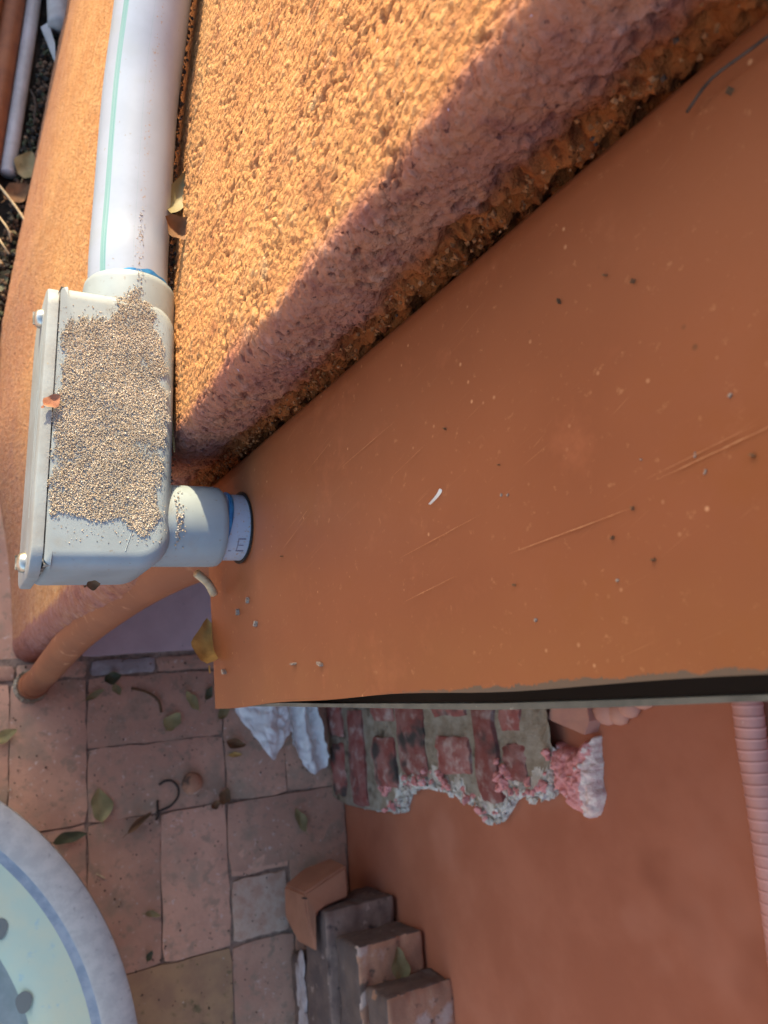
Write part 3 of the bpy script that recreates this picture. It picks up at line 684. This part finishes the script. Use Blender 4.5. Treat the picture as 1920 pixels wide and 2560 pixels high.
def scratch(y0, z0, y1, z1, w, seed):
    r = random.Random(seed); V, F = [], []; n = 14
    dy, dz = y1 - y0, z1 - z0; L = math.hypot(dy, dz); py_, pz_ = -dz / L, dy / L
    for i in range(n):
        t = i / (n - 1); ww = w * math.sin(math.pi * (t * .9 + .05)) * r.uniform(.3, 1); o = r.uniform(-.3, .3) * w
        V += [(XB - .00125, y0 + dy * t + py_ * (o + ww), z0 + dz * t + pz_ * (o + ww)), (XB - .00125, y0 + dy * t + py_ * (o - ww), z0 + dz * t + pz_ * (o - ww))]
    F = [[2 * i, 2 * i + 2, 2 * i + 3, 2 * i + 1] for i in range(n - 1)]
    obj('scratch', V, F, m_scr, mb)
m_scr = M_('scratched pale paint', (.50, .24, .11), (.40, .16, .07), scale=800, rough=.6)
for k, s_ in enumerate(((.0313, 1.0845, .0333, 1.1278, .00016), (.0405, 1.03, .0445, 1.075, .00012), (.082, .99, .0865, 1.035, .00012), (.089, .96, .096, .99, .00012), (.0375, 1.135, .0405, 1.165, .00016), (.026, 1.03, .0295, 1.06, .00012), (.0385, 1.133, .0415, 1.16, .0001), (.0685, 1.03, .073, 1.052, .0001), (.062, .93, .0725, .965, .00015), (.07, .95, .074, .962, .0002))):
    scratch(*s_, k)
# ------------------------------------------------------------------ conduit with its access body
cd = empty('electrical_conduit'); tag(cd, 'pale grey conduit with green stripe, screwed access body and stub into the meter box', 'conduit')
ctr = spline([(.0776, .196, .8775), (.0778, .2199, .878), (.0797, .2484, .8783), (.0835, .315, .885), (.0873, .36, .8955), (.0915, .42, .912), (.097, .52, .935), (.104, .66, .955), (.11, .80, .97)], 96)
V, F, UVs = tube(ctr, .0194, 64)
pipe = obj('pipe', V, F, m_pipe, cd, smooth=True, sharp=60, uv=UVs)
def cyl(name, p0, p1, rads, m, n=56, cap=True, parent=cd):
    # rads: list of (t, r) along the axis
    p0, p1 = Vector(p0), Vector(p1); V, F, _ = tube([p0.lerp(p1, t) for t, r in rads], 0, n, cap, [r for t, r in rads])
    return obj(name, V, F, m, parent, smooth=True, sharp=40)
cyl('hub', (.0772, .178, .8772), (.0783, .2075, .8778), [(0, .0222), (.86, .0222), (.95, .0218), (.99, .0208), (1, .0200)], m_pvc_body)
# glue ring on the pipe at the hub mouth (partial smear)
V, F = [], []; n = 30
for j in range(n):
    a = math.radians(-22 + 80 * j / (n - 1)); w = .0018 * math.sin(math.pi * (j + .6) / n) * (1 + .35 * math.sin(j * .55))
    for yy in (.2076, .2078 + w):
        cx, cz = .0783, .8778
        V.append((cx + .01965 * math.sin(a), yy, cz + .01965 * math.cos(a)))
F = [[2 * j, 2 * j + 1, 2 * j + 3, 2 * j + 2] for j in range(n - 1)]
obj('glue_smear', V, F, m_glue, cd, smooth=True)
# access body: rounded block whose back corners are well rounded
def rounded_block(x0, x1, y0, y1, z0, z1, rb, rt, n=10, yaw=(0, 0)):
    # plan outline counter-clockwise; front (x0) corners small, back (x1) corners radius rb
    rf = .004; out = []
    for (cx, cy, r, a0) in ((x1 - rb, y1 - rb, rb, 0), (x0 + rf, y1 - rf, rf, 90), (x0 + rf, y0 + rf, rf, 180), (x1 - rb, y0 + rb, rb, 270)):
        for k in range(n + 1):
            a = math.radians(a0 + 90 * k / n); out.append((cx + r * math.cos(a), cy + r * math.sin(a), math.cos(a), math.sin(a)))
    V = []; prof = []
    for k in range(7):
        a = math.pi / 2 * k / 6; prof.append((rt * (1 - math.cos(a)), z1 - rt * (1 - math.sin(math.pi / 2 - a) ) if False else z1 - rt + rt * math.sin(a)))
    levels = [(0, z0)] + [(0, z1 - rt)] + prof[1:]
    for ins, z in levels:
        for (x, y, nx_, ny_) in out: q = 0 if nx_ < -.3 else 1; V.append((x - max(nx_, 0) * ins + yaw[0] * (y - y0), y - ny_ * ins * (1 if q else .25), z - (0 if q else 0)))
    m_ = len(out); F = grid_faces(len(levels), m_, True).tolist(); F += [list(range(len(V) - m_, len(V))), list(range(m_))[::-1]]
    return V, F
V, F = rounded_block(.0372, .0908, .0600, .1925, .852, .9, .015, .0075, yaw=(.045, 0))
body = obj('access_body', V, F, m_pvc_body, cd, smooth=True, sharp=35)
V, F = rounded_block(.0361, .0378, .0610, .1912, .8530, .8992, .0006, .0006, n=3, yaw=(.045, 0)); obj('gasket', V, F, m_gasket, body)
# cover plate with rounded ends
def cover_plate(x0, x1, y0, y1, z0, z1, rr_, n=10):
    out = []
    for (cy, cz, a0) in ((y1 - rr_, z1 - rr_, 0), (y0 + rr_, z1 - rr_, 90), (y0 + rr_, z0 + rr_, 180), (y1 - rr_, z0 + rr_, 270)):
        for k in range(n + 1):
            a = math.radians(a0 + 90 * k / n); out.append((cy + rr_ * math.cos(a), cz + rr_ * math.sin(a), math.cos(a), math.sin(a)))
    V = []; lv = ((x1, 0), (x0 + .0012, 0), (x0 + .0004, .0004), (x0, .0014))
    for x, ins in lv:
        for y, z, a, b in out: V.append((x + .045 * (y - y0), y - a * ins, z - b * ins))
    m_ = len(out); F = grid_faces(4, m_, True).tolist() + [list(range(3 * m_, 4 * m_)), list(range(m_))[::-1]]
    return V, F
V, F = cover_plate(.0316, .0364, .0575, .1930, .846, .9005, .012)
cover = obj('cover_plate', V, F, m_cover, cd, smooth=True, sharp=35)
# raised maker's lines on the face of the cover, seen too obliquely to read
for (z, y0, y1) in ((.889, .10, .165), (.882, .085, .145)):
    V = []
    for y in (y0, y1):
        xx = .0316 + .045 * (y - .0515)
        V += [(xx - .0004, y, z), (xx + .001, y, z), (xx + .001, y, z + .0016), (xx - .0004, y, z + .0016)]
    obj('raised_line', V, [(0, 3, 2, 1), (4, 5, 6, 7), (0, 4, 7, 3), (3, 7, 6, 2), (0, 1, 5, 4)], m_pvc_body, cover)
for (y, z) in ((.1835, .8785), (.0660, .8785)):
    x = .0316 + .045 * (y - .0515)
    V, F, _ = tube([(x + .004, y, z), (x - .0006, y, z), (x - .0022, y, z), (x - .0032, y, z), (x - .0036, y, z)], 0, 24, True, [.0046, .0046, .0043, .0032, .0018])
    sc_ = obj('screw', V, F, m_steel, cd, smooth=True, sharp=50)
    from_bm('screw_slot', bevel_box((x - .0042, y - .0032, z - .0004), (x - .0030, y + .0032, z + .0004), 0), m_gasket, sc_)
V, F = [], []
for i in range(14):
    t = i / 13; x, y = .0742 - .004 * t, .080 - .0125 * t; V += [(x - .0002, y, .9001), (x, y, .9003), (x + .0002, y, .9001)]
F = [q for i in range(13) for q in ([3 * i, 3 * i + 1, 3 * i + 4, 3 * i + 3], [3 * i + 1, 3 * i + 2, 3 * i + 5, 3 * i + 4])]
obj('mould_seam', V, F, m_pvc_body, body)
# stub into the meter box
cyl('elbow_hub', (.085, .0846, .8775), (.1195, .0846, .878), [(0, .0199), (.9, .0200), (.97, .0197), (1, .0188)], m_pvc_body)
cyl('glue_ring', (.1190, .0846, .878), (.1218, .0840, .878), [(0, .0182), (.55, .0180), (.9, .0172), (1, .0168)], m_glue)
stub = cyl('stub_pipe', (.117, .0846, .878), (.136, .0846, .878), [(0, .0167), (.5, .0167), (1, .0167)], m_pipe)
cyl('entry_hole', (.1309, .0846, .878), (.1312, .0846, .878), [(0, .0184), (1, .0184)], m_dark, parent=mb)
# printed letters on the stub (E and the foot of the letter before it)
def on_stub(x, a): return (x, .0846 - .01683 * math.sin(a), .878 + .01683 * math.cos(a))
def stroke(xa, xb, a0, a1):
    V = []; n = 5
    for i in range(n):
        for x in (xa, xb): V.append(on_stub(x, a0 + (a1 - a0) * i / (n - 1)))
    F = [[2 * i, 2 * i + 1, 2 * i + 3, 2 * i + 2] for i in range(n - 1)]
    return V, F
a_bot, a_top = math.radians(57), math.radians(31); V, F = [], []
for (xa, xb, a0, a1) in ((.1250, .1256, a_bot, a_top), (.1250, .1290, a_bot, a_bot - .04), (.1250, .1283, (a_bot + a_top) / 2 + .014, (a_bot + a_top) / 2 - .014), (.1250, .1290, a_top + .04, a_top), (.1212, .1228, a_bot, a_bot - .04)):
    v, f = stroke(xa, xb, a0, a1); F += [[k + len(V) for k in q] for q in f]; V += v
obj('printed_letter', V, F, m_ink, stub)

# sand lying on the access body (grains) -> stuff
poly = [(.0653, .1901), (.0745, .1955), (.0775, .1985), (.0812, .1945), (.0877, .189), (.0856, .181), (.0888, .163), (.0884, .1405), (.0862, .10), (.0842, .0803), (.079, .076), (.0737, .079), (.0690, .0815), (.0663, .0815), (.055, .083), (.0481, .088), (.041, .083), (.0395, .10), (.0394, .1194), (.041, .1348), (.0444, .1621), (.0448, .1733), (.050, .1745), (.0546, .1757), (.0669, .1794), (.0671, .1842)]
def grains(name, centers, rads, cols, seed):
    oct_v = np.array([(1, 0, 0), (-1, 0, 0), (0, 1, 0), (0, -1, 0), (0, 0, 1), (0, 0, -1)], float)
    oct_f = np.array([(0, 2, 4), (2, 1, 4), (1, 3, 4), (3, 0, 4), (2, 0, 5), (1, 2, 5), (3, 1, 5), (0, 3, 5)])
    r = np.random.default_rng(seed); n = len(centers)
    q = r.normal(size=(n, 3, 3)); q, _ = np.linalg.qr(q); st = r.uniform(.7, 1.3, (n, 6, 1))
    V = np.einsum('nij,kj->nki', q, oct_v) * st * np.asarray(rads)[:, None, None] + np.asarray(centers)[:, None, :]
    F = (oct_f[None] + 6 * np.arange(n)[:, None, None]).reshape(-1, 3)
    o = obj(name, V.reshape(-1, 3), F, m_grain)
    at = o.data.color_attributes.new('tint', 'FLOAT_COLOR', 'POINT')
    c = np.repeat(np.c_[np.asarray(cols), np.ones(n)], 6, axis=0); at.data.foreach_set('color', c.astype(np.float32).ravel())
    return kind(o, 'stuff')
cen, rad_, colr = [], [], []
pal = [(.50, .41, .31), (.43, .35, .26), (.58, .50, .40), (.36, .28, .21), (.62, .56, .48), (.07, .06, .055), (.46, .34, .24)]
pw = [.32, .25, .18, .1, .06, .02, .07]
N0 = 0
cand = rng.random((90000, 2)); edge_n = fbm(np.c_[cand * [.055, .136], np.zeros(len(cand))], .006, 3, 301); clump = fbm(np.c_[cand * [.055, .136], np.zeros(len(cand))], .014, 3, 302); ci = -1
for u, v in cand:
    x, y = .037 + .055 * u, .072 + .136 * v
    ci += 1; eo = (edge_n[ci] - .5) * .009 * (1 if u < .5 else 1)
    if not inside(x + eo + rng.normal(0, .0005), y + eo * 1.3 + rng.normal(0, .0007), poly) or (clump[ci] < .34 and rng.random() < .5): continue
    z = .9002
    if y > .1885: z = .8995 + .0003  # on the hub crown
    if y > .1885:
        dxh = x - .0775; z = .8775 + math.sqrt(max(0, .0223 ** 2 - dxh ** 2))
    r = rng.uniform(.00018, .00036) * (1.8 if rng.random() < .03 else 1)
    cen.append((x, y, z + rng.uniform(0, .0004))); rad_.append(r); colr.append(np.array(pal[rng.choice(7, p=pw)]) * rng.uniform(.85, 1.15) * (.62 + .76 * clump[ci]) * np.array([1.06, 1.08, 1.07])); N0 += 1
    if N0 > 30000: break
# fine dust thinning out past the crust
for k in range(7000):
    x, y = .040 + .050 * rng.random(), .066 + .125 * rng.random(); ok_ = inside(x + rng.normal(0, .003), y + rng.normal(0, .004), poly)
    if not ok_: continue
    cen.append((x, y, .9001)); rad_.append(rng.uniform(.00009, .0002)); colr.append(np.array(pal[rng.choice(5)]) * .95)
# stray grains
for k in range(700):
    x, y = rng.uniform(.042, .088), rng.uniform(.070, .183); cen.append((x, y, .9001)); rad_.append(rng.uniform(.00015, .0004)); colr.append(pal[rng.choice(7)])
for k in range(170):  # trickle along the top of the hub and pipe
    y = .2 + abs(rng.normal(0, .035)); x = .0782 + (y - .2) * .055 + rng.normal(0, .0009)
    if y > .28: continue
    zc = .8778 + (.0222 if y < .2065 else .0194); cen.append((x, y, zc + .0001)); rad_.append(rng.uniform(.00015, .00035)); colr.append(pal[rng.choice(5)])
for k in range(90):
    a = rng.normal(-.1, .35); x = .0935 + abs(rng.normal(0, .0022)); cen.append((x, .0846 + .0201 * math.sin(a), .878 + .0201 * math.cos(a))); rad_.append(rng.uniform(.0003, .0006)); colr.append(pal[rng.choice(5)])
sand = grains('sand', cen, rad_, colr, 3); sand['label'] = 'coarse tan sand lying on top of the conduit access body'
# dirt packed between conduit and stucco
cen, rad_, colr = [], [], []
for k in range(3800):
    y = rng.uniform(.075, .46); sfw = 0
    cx = np.interp(y, [.06, .19, .2, .25, .31, .36, .42, .46], [.0945, .0945, .099, .0985, .1025, .106, .110, .113])
    x = cx + rng.normal(.0, .0016); z = np.interp(y, [.06, .2, .31, .42, .46], [.876, .874, .878, .902, .911]) + rng.normal(0, .003)
    cen.append((x, y, z)); rad_.append(rng.uniform(.0004, .0014)); colr.append(np.array([(.05, .04, .035), (.12, .08, .05), (.2, .11, .06), (.3, .27, .24), (.04, .05, .03)][rng.choice(5, p=[.4, .25, .2, .07, .08])]))
dirt = grains('gap_dirt', cen, rad_, colr, 4); dirt['label'] = 'dark dirt packed in the gap between conduit and stucco'
# crumbs stuck in the ragged gap between stucco and meter box
cen, rad_, colr = [], [], []
for k in range(380):
    z = rng.uniform(.80, 1.2); y = .1218 + rng.normal(0, .0014); x = .1280 + rng.normal(0, .0028)
    cen.append((x, y, z)); rad_.append(rng.uniform(.0003, .0010)); colr.append(.62 * np.array([(.40, .14, .04), (.42, .16, .05), (.28, .10, .03), (.08, .04, .025), (.5, .22, .09)][rng.choice(5, p=[.4, .28, .2, .04, .08])]))
cr = grains('stucco_crumbs', cen, rad_, colr, 6); cr['label'] = 'stucco crumbs in the crack beside the meter box'

# ------------------------------------------------------------------ painted riser pipe from the paving to the box
rs = empty('painted_riser'); tag(rs, 'orange painted pipe rising from the paving to the meter box', 'pipe')
ctr = spline([(.1215, .044, -.01), (.122, .047, .08), (.1225, .058, .2), (.125, .078, .4), (.128, .088, .6), (.133, .090, .75), (.152, .090, .845)], 60)
V, F, _ = tube(ctr, .0178, 32, True); obj('pipe', V, F, m_riser, rs, smooth=True, sharp=60)
cyl('collar', ctr[3], ctr[7], [(0, .0182), (.1, .0200), (.9, .0200), (1, .0184)], m_riser, parent=rs, n=32)
V, F = [], []
for k in range(30):
    a = k * .21; lump(V, F, (.1215 + .021 * math.cos(a), .044 + .021 * math.sin(a), .001), .004, k, 1, .3, (1, 1, .5))
kind(obj('mortar_ring', V, F, m_mortar, rs, smooth=True), 'stuff')

# ------------------------------------------------------------------ crumpled white cloth by the wall foot
nu, nv_ = 90, 80
edgeA = [(.414, .03), (.4191, -.0135), (.437, -.045), (.4575, -.078), (.4732, -.1005), (.492, -.083), (.5097, -.0574), (.5225, -.094), (.538, -.122), (.5531, -.1335), (.5804, -.1255), (.577, -.09), (.566, -.055), (.556, -.02)]
V = []
tt = np.linspace(0, 1, nu); ee = np.array(edgeA); el = np.linspace(0, 1, len(ee)); ex, ey = np.interp(tt, el, ee[:, 0]), np.interp(tt, el, ee[:, 1])
tx = np.linspace(.43, .555, nu); ty = np.full(nu, .05)
Pc = []
for j in range(nv_):
    w = j / (nv_ - 1)
    for i in range(nu): Pc.append((tx[i] * (1 - w) + ex[i] * w, ty[i] * (1 - w) + ey[i] * w, 0, tt[i], w))
Pc = np.array(Pc); q = Pc[:, :3].copy()
fold = .5 + .5 * np.sin(Pc[:, 3] * 21 + 3 * Pc[:, 4] * np.sin(Pc[:, 3] * 9)); crease = np.abs(((Pc[:, 3] * 5.3 + Pc[:, 4] * .7) % 1) - .5) * 2
q[:, 2] = .006 + .026 * (1 - .8 * Pc[:, 4]) * fold + .014 * crease * (1 - .55 * Pc[:, 4]) + .008 * fbm(q * [1, 1, 1] + 3, .018, 2, 4) + .020 * np.exp(-((Pc[:, 3] - .30) / .13) ** 2) * Pc[:, 4]
q[:, 2] += .012 * np.abs(fbm(Pc[:, [0, 1, 2]] , .03, 3, 44) - .5) * 2 + .006 * np.abs(fbm(Pc[:, [0, 1, 2]], .012, 2, 47) - .5) * 2
q[:, :2] += .005 * np.stack([vnoise(q, .01, 7) - .5, vnoise(q, .01, 8) - .5], -1)
cl = obj('white_cloth', q, grid_faces(nv_, nu), m_cloth, smooth=True); tag(cl, 'crumpled white paper cloth lying on the paving beside the brickwork', 'cloth')

# ------------------------------------------------------------------ leaves, twigs and bits
def leaf(name, x, y, z, L, Wd, ang, m, label, cat='leaf', curl=.3, fold=.25, pitch=0.0, group='fallen leaves on the paving'):
    n1_, n2_ = 11, 5; V = []
    for i in range(n1_):
        t = i / (n1_ - 1); hw = Wd / 2 * (math.sin(math.pi * t ** .85) ** .8 if 0 < t < 1 else 0.02)
        for j in range(n2_):
            s = (j / (n2_ - 1) - .5) * 2; jt = (1 + .14 * math.sin(9 * t + 40 * x + 5 * s)) if abs(s) > .9 else 1
            V.append(((t - .5) * L, s * hw * jt + .10 * L * math.sin(2.2 * (t - .5) + 90 * y) * (t - .5), abs(s) * hw * fold * (.5 + t) + curl * L * ((t - .5) ** 2) * 1.4 + .10 * hw * math.sin(11 * t + 3 * s + 70 * x) + .3 * hw * s * (t - .5)))
    F = grid_faces(n1_, n2_).tolist(); 
    # stalk
    b0 = len(V); V += [(-.5 * L, -.0006, curl * L * .25), (-.5 * L, .0006, curl * L * .25), (-.68 * L, .0004, curl * L * .3), (-.68 * L, -.0004, curl * L * .3)]; F.append([b0, b0 + 1, b0 + 2, b0 + 3])
    o = obj(name, V, F, m, None, smooth=True); o.location = (x, y, z); o.rotation_euler = (0, pitch, ang)
    tag(o, label, cat, group); return o
R_ = math.radians
leaf('fallen_leaf', .2170, -.1330, .0035, .048, .030, R_(95), m_leaf_y, 'oval yellow green leaf lying flat at a paver corner near the wire loop', curl=.15)
leaf('fallen_leaf', .3230, -.0250, .004, .034, .024, R_(50), m_leaf_y, 'broad yellowish leaf in the middle of the paving between two smaller ones', curl=.4)
leaf('fallen_leaf', .3550, .0046, .004, .036, .015, R_(120), m_leaf_y, 'narrow curled yellow leaf above the broad yellowish leaf', curl=.7)
leaf('fallen_leaf', .3830, .0130, .004, .024, .012, R_(60), m_leaf_d, 'small dark leaf at the edge of the meter box shadow', curl=.4)
leaf('fallen_leaf', .2330, .0475, .006, .026, .018, R_(20), m_leaf_d, 'crumpled dark green leaf on the grey paver', curl=.8, fold=.6)
leaf('fallen_leaf', .2080, .0250, .004, .032, .010, R_(25), m_leaf_g, 'thin grey green leaf blade below the grey paver', curl=.5)
leaf('fallen_leaf', .2400, .0300, .005, .020, .012, R_(-60), m_leaf_g, 'small green leaf hanging over the joint below the grey paver', curl=.6)
leaf('fallen_leaf', .4065, -.0180, .005, .030, .016, R_(50), m_leaf_g, 'green leaf half under the white cloth', curl=.4)
leaf('fallen_leaf', .4210, -.0700, .006, .034, .016, R_(-15), m_leaf_b, 'dry brown leaf standing on edge left of the white cloth', curl=.9, fold=.9)
leaf('fallen_leaf', .4230, -.0870, .003, .024, .008, R_(0), m_leaf_t, 'pale straw coloured leaf strip below the brown leaf', curl=.2)
leaf('fallen_leaf', .4020, -.1470, .005, .026, .020, R_(70), m_leaf_b, 'round brown leaf right of the seed pod', curl=.7, fold=.5)
leaf('fallen_leaf', .3880, -.1580, .004, .018, .012, R_(30), m_leaf_b, 'small dried leaf scrap beside the round brown leaf', curl=.8)
leaf('fallen_leaf', .1740, -.1700, .004, .046, .016, R_(8), m_leaf_d, 'dark green leaf lying just above the basin rim', curl=.3)
leaf('fallen_leaf', .2700, -.1650, .004, .044, .010, R_(38), m_leaf_b, 'long brown folded leaf left of the wire loop', curl=.2, fold=1.0)
leaf('fallen_leaf', .2880, -.2950, .003, .024, .009, R_(-15), m_leaf_g, 'small green leaf alone low on the paving', curl=.5)
leaf('fallen_leaf', .2832, -.3494, .003, .015, .009, R_(60), m_leaf_d, 'tiny dark leaf on the joint near the ochre paver', curl=.4)
leaf('fallen_leaf', .5280, -.2010, .008, .042, .018, R_(110), m_leaf_g, 'green brown leaf at the foot of the brickwork', curl=.3)
leaf('fallen_leaf', .0880, -.0220, .004, .034, .016, R_(30), m_leaf_y, 'pale dead leaf on the paving at the left edge', curl=.6)
leaf('fallen_leaf', .5660, -.375, .2315, .050, .026, R_(100), m_leaf_g, 'dull green leaf lying on the middle brick of the stack', curl=.05)
leaf('fallen_leaf', .1165, .0655, .8935, .030, .016, R_(80), m_leaf_t, 'golden dry leaf stuck on the lower edge of the meter box', curl=.5, pitch=.5, group='dry bits caught on the box and conduit').location = (.129, .030, .822)
leaf('caught_leaf', .0985, .236, .8945, .016, .015, R_(150), m_leaf_b, 'curled brown leaf wedged between conduit and stucco', curl=.8, fold=.7, group='dry bits caught on the box and conduit')
leaf('caught_leaf', .1010, .262, .886, .030, .010, R_(75), m_leaf_g, 'green leaf strip wedged between conduit and stucco', curl=.6, fold=.5, group='dry bits caught on the box and conduit')
leaf('caught_leaf', .0955, .150, .8850, .045, .010, R_(92), m_leaf_g, 'grey green leaf slotted behind the access body', curl=.1, fold=.2, group='dry bits caught on the box and conduit')
leaf('caught_leaf', .0395, .1330, .9022, .0085, .006, R_(40), m_terra, 'tiny orange flake on the cover plate edge', curl=.4, group='dry bits caught on the box and conduit')
leaf('caught_leaf', .0600, .0555, .8800, .0062, .0045, R_(10), m_leaf_b, 'purple brown petal hanging under the access body', curl=.6, group='dry bits caught on the box and conduit')
# wire loop / curled twig
V, F, _ = tube(spline([(.3010, -.1170, .004), (.309, -.1125, .006), (.3200, -.1135, .008), (.3285, -.1240, .008), (.3285, -.1370, .007), (.3190, -.1485, .005), (.3050, -.1535, .004), (.2960, -.1560, .004)], 40), .0019, 8)
tag(obj('curled_twig', V, F, m_twig, smooth=True), 'black curled twig forming an open loop on the paving', 'twig')
V, F, _ = tube(spline([(.2985, -.139, .003), (.298, -.150, .004), (.300, -.158, .003), (.296, -.167, .003)], 10), .0018, 6)
tag(obj('broken_twig', V, F, m_twig, smooth=True), 'short dark twig at the lower end of the curled twig', 'twig')
# seed pod
V, F = [], []; bm = bmesh.new(); bmesh.ops.create_icosphere(bm, subdivisions=3, radius=.0165)
for v in bm.verts: v.co.z *= .72
pod = from_bm('seed_pod', bm, m_brick_warm, None, smooth=True, sharp=180); pod.location = (.350, -.121, .0115); tag(pod, 'round brown seed pod beside the curled twig', 'seed pod')
V, F, _ = tube(spline([(.3405, .012, .004), (.350, .0, .006), (.356, -.014, .006), (.357, -.02, .004)], 14), .0024, 6) if False else tube(spline([(.262, .030, .003), (.285, .022, .006), (.302, .008, .006), (.307, -.010, .003)], 16), .0020, 6)
tag(obj('bent_stalk', V, F, m_leaf_b, smooth=True), 'thin brown bent leaf stalk on the upper paving', 'stalk')
V, F, _ = tube([(.210, -.226, .003), (.222, -.234, .003)], .0012, 6); tag(obj('straw', V, F, m_straw), 'short pale straw on the paving right of the basin', 'straw')
V, F, _ = tube(spline([(.1165, .066, .850), (.1235, .0615, .846), (.128, .056, .842)], 8), .0024, 8); tag(obj('white_stick', V, F, m_straw, smooth=True), 'whitish stick stub under the conduit stub at the meter box', 'stick')
# white splinter on the side panel (its own thing: it only rests there)
V, F = [], []
for i in range(9):
    t = i / 8; y = .0535 + .003 * t; z = 1.0505 + .0068 * t + .0012 * math.sin(t * 3); w = .00035 * (.3 + t * 1.2) * (1 if t < .95 else .4)
    V += [(XB - .002, y + w, z), (XB - .0012, y - w, z)]
F = [[2 * i, 2 * i + 2, 2 * i + 3, 2 * i + 1] for i in range(8)]
m_splinter = M_('white splinter', (.85, .78, .66), rough=.7)
tag(obj('white_splinter', V, F, m_splinter), 'tiny white splinter stuck on the middle of the brown meter box', 'splinter')
V, F, _ = tube(spline([(XB - .002, .110, 1.159), (XB - .003, .1118, 1.166), (XB - .003, .1112, 1.175), (XB - .002, .1112, 1.188)], 12), .00035, 6)
tag(obj('thin_stalk', V, F, m_twig, smooth=True), 'thin dark stalk lying on the upper corner of the meter box', 'stalk')
# debris specks on the paving and on the slab (nobody could count them)
cen, rad_, colr = [], [], []
for k in range(1100):
    x, y = rng.uniform(-.05, .6), rng.uniform(-.6, .09); z = .001 if y < .077 else .0135
    cen.append((x, y, z)); rad_.append(rng.uniform(.0005, .0018)); colr.append([(.1, .07, .05), (.3, .22, .15), (.5, .42, .36), (.06, .05, .04), (.15, .15, .06)][rng.choice(5, p=[.35, .25, .12, .2, .08])])
db = grains('paving_debris', cen, rad_, colr, 9); db['label'] = 'fine crumbs and leaf bits scattered over the paving'
V, F = [], []

# ------------------------------------------------------------------ upper left: gap behind the wall end with pipes and litter
def at_top(name, pts, r, m, label, cat, n=16, smooth=True):
    V, F, _ = tube(spline(pts, 24), r, n); return tag(obj(name, V, F, m, smooth=smooth), label, cat)
n = 60
xs, ys_ = np.meshgrid(np.linspace(-.9, .18, n), np.linspace(.45, 1.9, n)); Ps = np.stack([xs.ravel(), ys_.ravel(), np.zeros(n * n)], -1)
Ps[:, 2] = .03 * fbm(Ps, .08, 3, 3) + .005
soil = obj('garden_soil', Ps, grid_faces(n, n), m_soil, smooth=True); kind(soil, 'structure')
at_top('white_pipe', [(.134, 1.60, .035), (.104, 1.22, .035), (.0885, 1.05, .034), (.073, .887, .034), (.071, .86, .034)], .0118, m_white, 'thin white plastic pipe lying along the ground beside the wall foot', 'pipe')
at_top('grey_white_pipe', [(.155, 1.6, .05), (.143, 1.36, .06), (.139, 1.25, .062), (.1425, 1.155, .058)], .0185, m_white, 'short wide bluish white pipe end in the dark gap at the top left', 'pipe')
V = [(.115, 1.16, .04), (.122, 1.135, .045), (.138, 1.085, .05), (.136, 1.12, .055), (.126, 1.165, .05)]
bm = bmesh.new(); f = bm.faces.new([bm.verts.new(v) for v in V]); g_ = bmesh.ops.extrude_face_region(bm, geom=[f])
for e in g_['geom']:
    if isinstance(e, bmesh.types.BMVert): e.co.z += .003
tag(from_bm('plastic_scrap', bm, m_white), 'pointed white plastic scrap below the wide pipe end', 'plastic scrap')
tb = empty('timber_edging'); tag(tb, 'brown rounded timber edging on the ground at the top left edge', 'timber')
for k, (dx, r) in enumerate(((-.0165, .017), (-.052, .02))):
    V, F, _ = tube([(.134 + dx - .012, 1.60, .035), (.104 + dx - .012, 1.22, .035), (.073 + dx - .012, .887, .033), (.045 + dx - .012, .60, .03), (.03 + dx - .012, .45, .03)], r, 16); obj('timber_rail', V, F, m_post, tb, smooth=True, sharp=60)
leaf('gap_leaf', .096, .875, .045, .055, .034, R_(80), m_leaf_g, 'grey green leaf lying in the dark gap below the white pipes', curl=.3, group='leaf litter in the gap by the wall')
leaf('gap_leaf', .083, .82, .045, .05, .032, R_(50), m_leaf_b, 'reddish brown leaf under the grey green leaf in the gap', curl=.4, group='leaf litter in the gap by the wall')
leaf('gap_leaf', .062, .66, .04, .05, .022, R_(60), m_leaf_d, 'dark green leaf low in the gap at the left edge', curl=.4, group='leaf litter in the gap by the wall')
leaf('gap_leaf', .056, .62, .04, .04, .02, R_(110), m_leaf_g, 'small green leaf at the lower end of the gap', curl=.5, group='leaf litter in the gap by the wall')
for k, (pts, r, m_, lab) in enumerate(((((.050, .835, .05), (.085, .785, .055), (.112, .735, .06)), .0020, m_straw, 'long pale straw stalk leaning from the gap onto the wall'),
        (((.06, .775, .04), (.072, .75, .05), (.078, .735, .04)), .0014, m_straw, 'short curved straw in the gap under the long pale stalk'),
        (((.055, .745, .04), (.066, .72, .05), (.075, .71, .045)), .0014, m_straw, 'thin tan straw at the left edge of the gap'),
        (((.10, 1.02, .05), (.107, .99, .06), (.106, .95, .055)), .0014, m_twig, 'thin bent stem hanging in the dark gap'))):
    at_top('straw_stalk', pts, r, m_, lab, 'straw', 8)
cen, rad_, colr = [], [], []
for k in range(700):
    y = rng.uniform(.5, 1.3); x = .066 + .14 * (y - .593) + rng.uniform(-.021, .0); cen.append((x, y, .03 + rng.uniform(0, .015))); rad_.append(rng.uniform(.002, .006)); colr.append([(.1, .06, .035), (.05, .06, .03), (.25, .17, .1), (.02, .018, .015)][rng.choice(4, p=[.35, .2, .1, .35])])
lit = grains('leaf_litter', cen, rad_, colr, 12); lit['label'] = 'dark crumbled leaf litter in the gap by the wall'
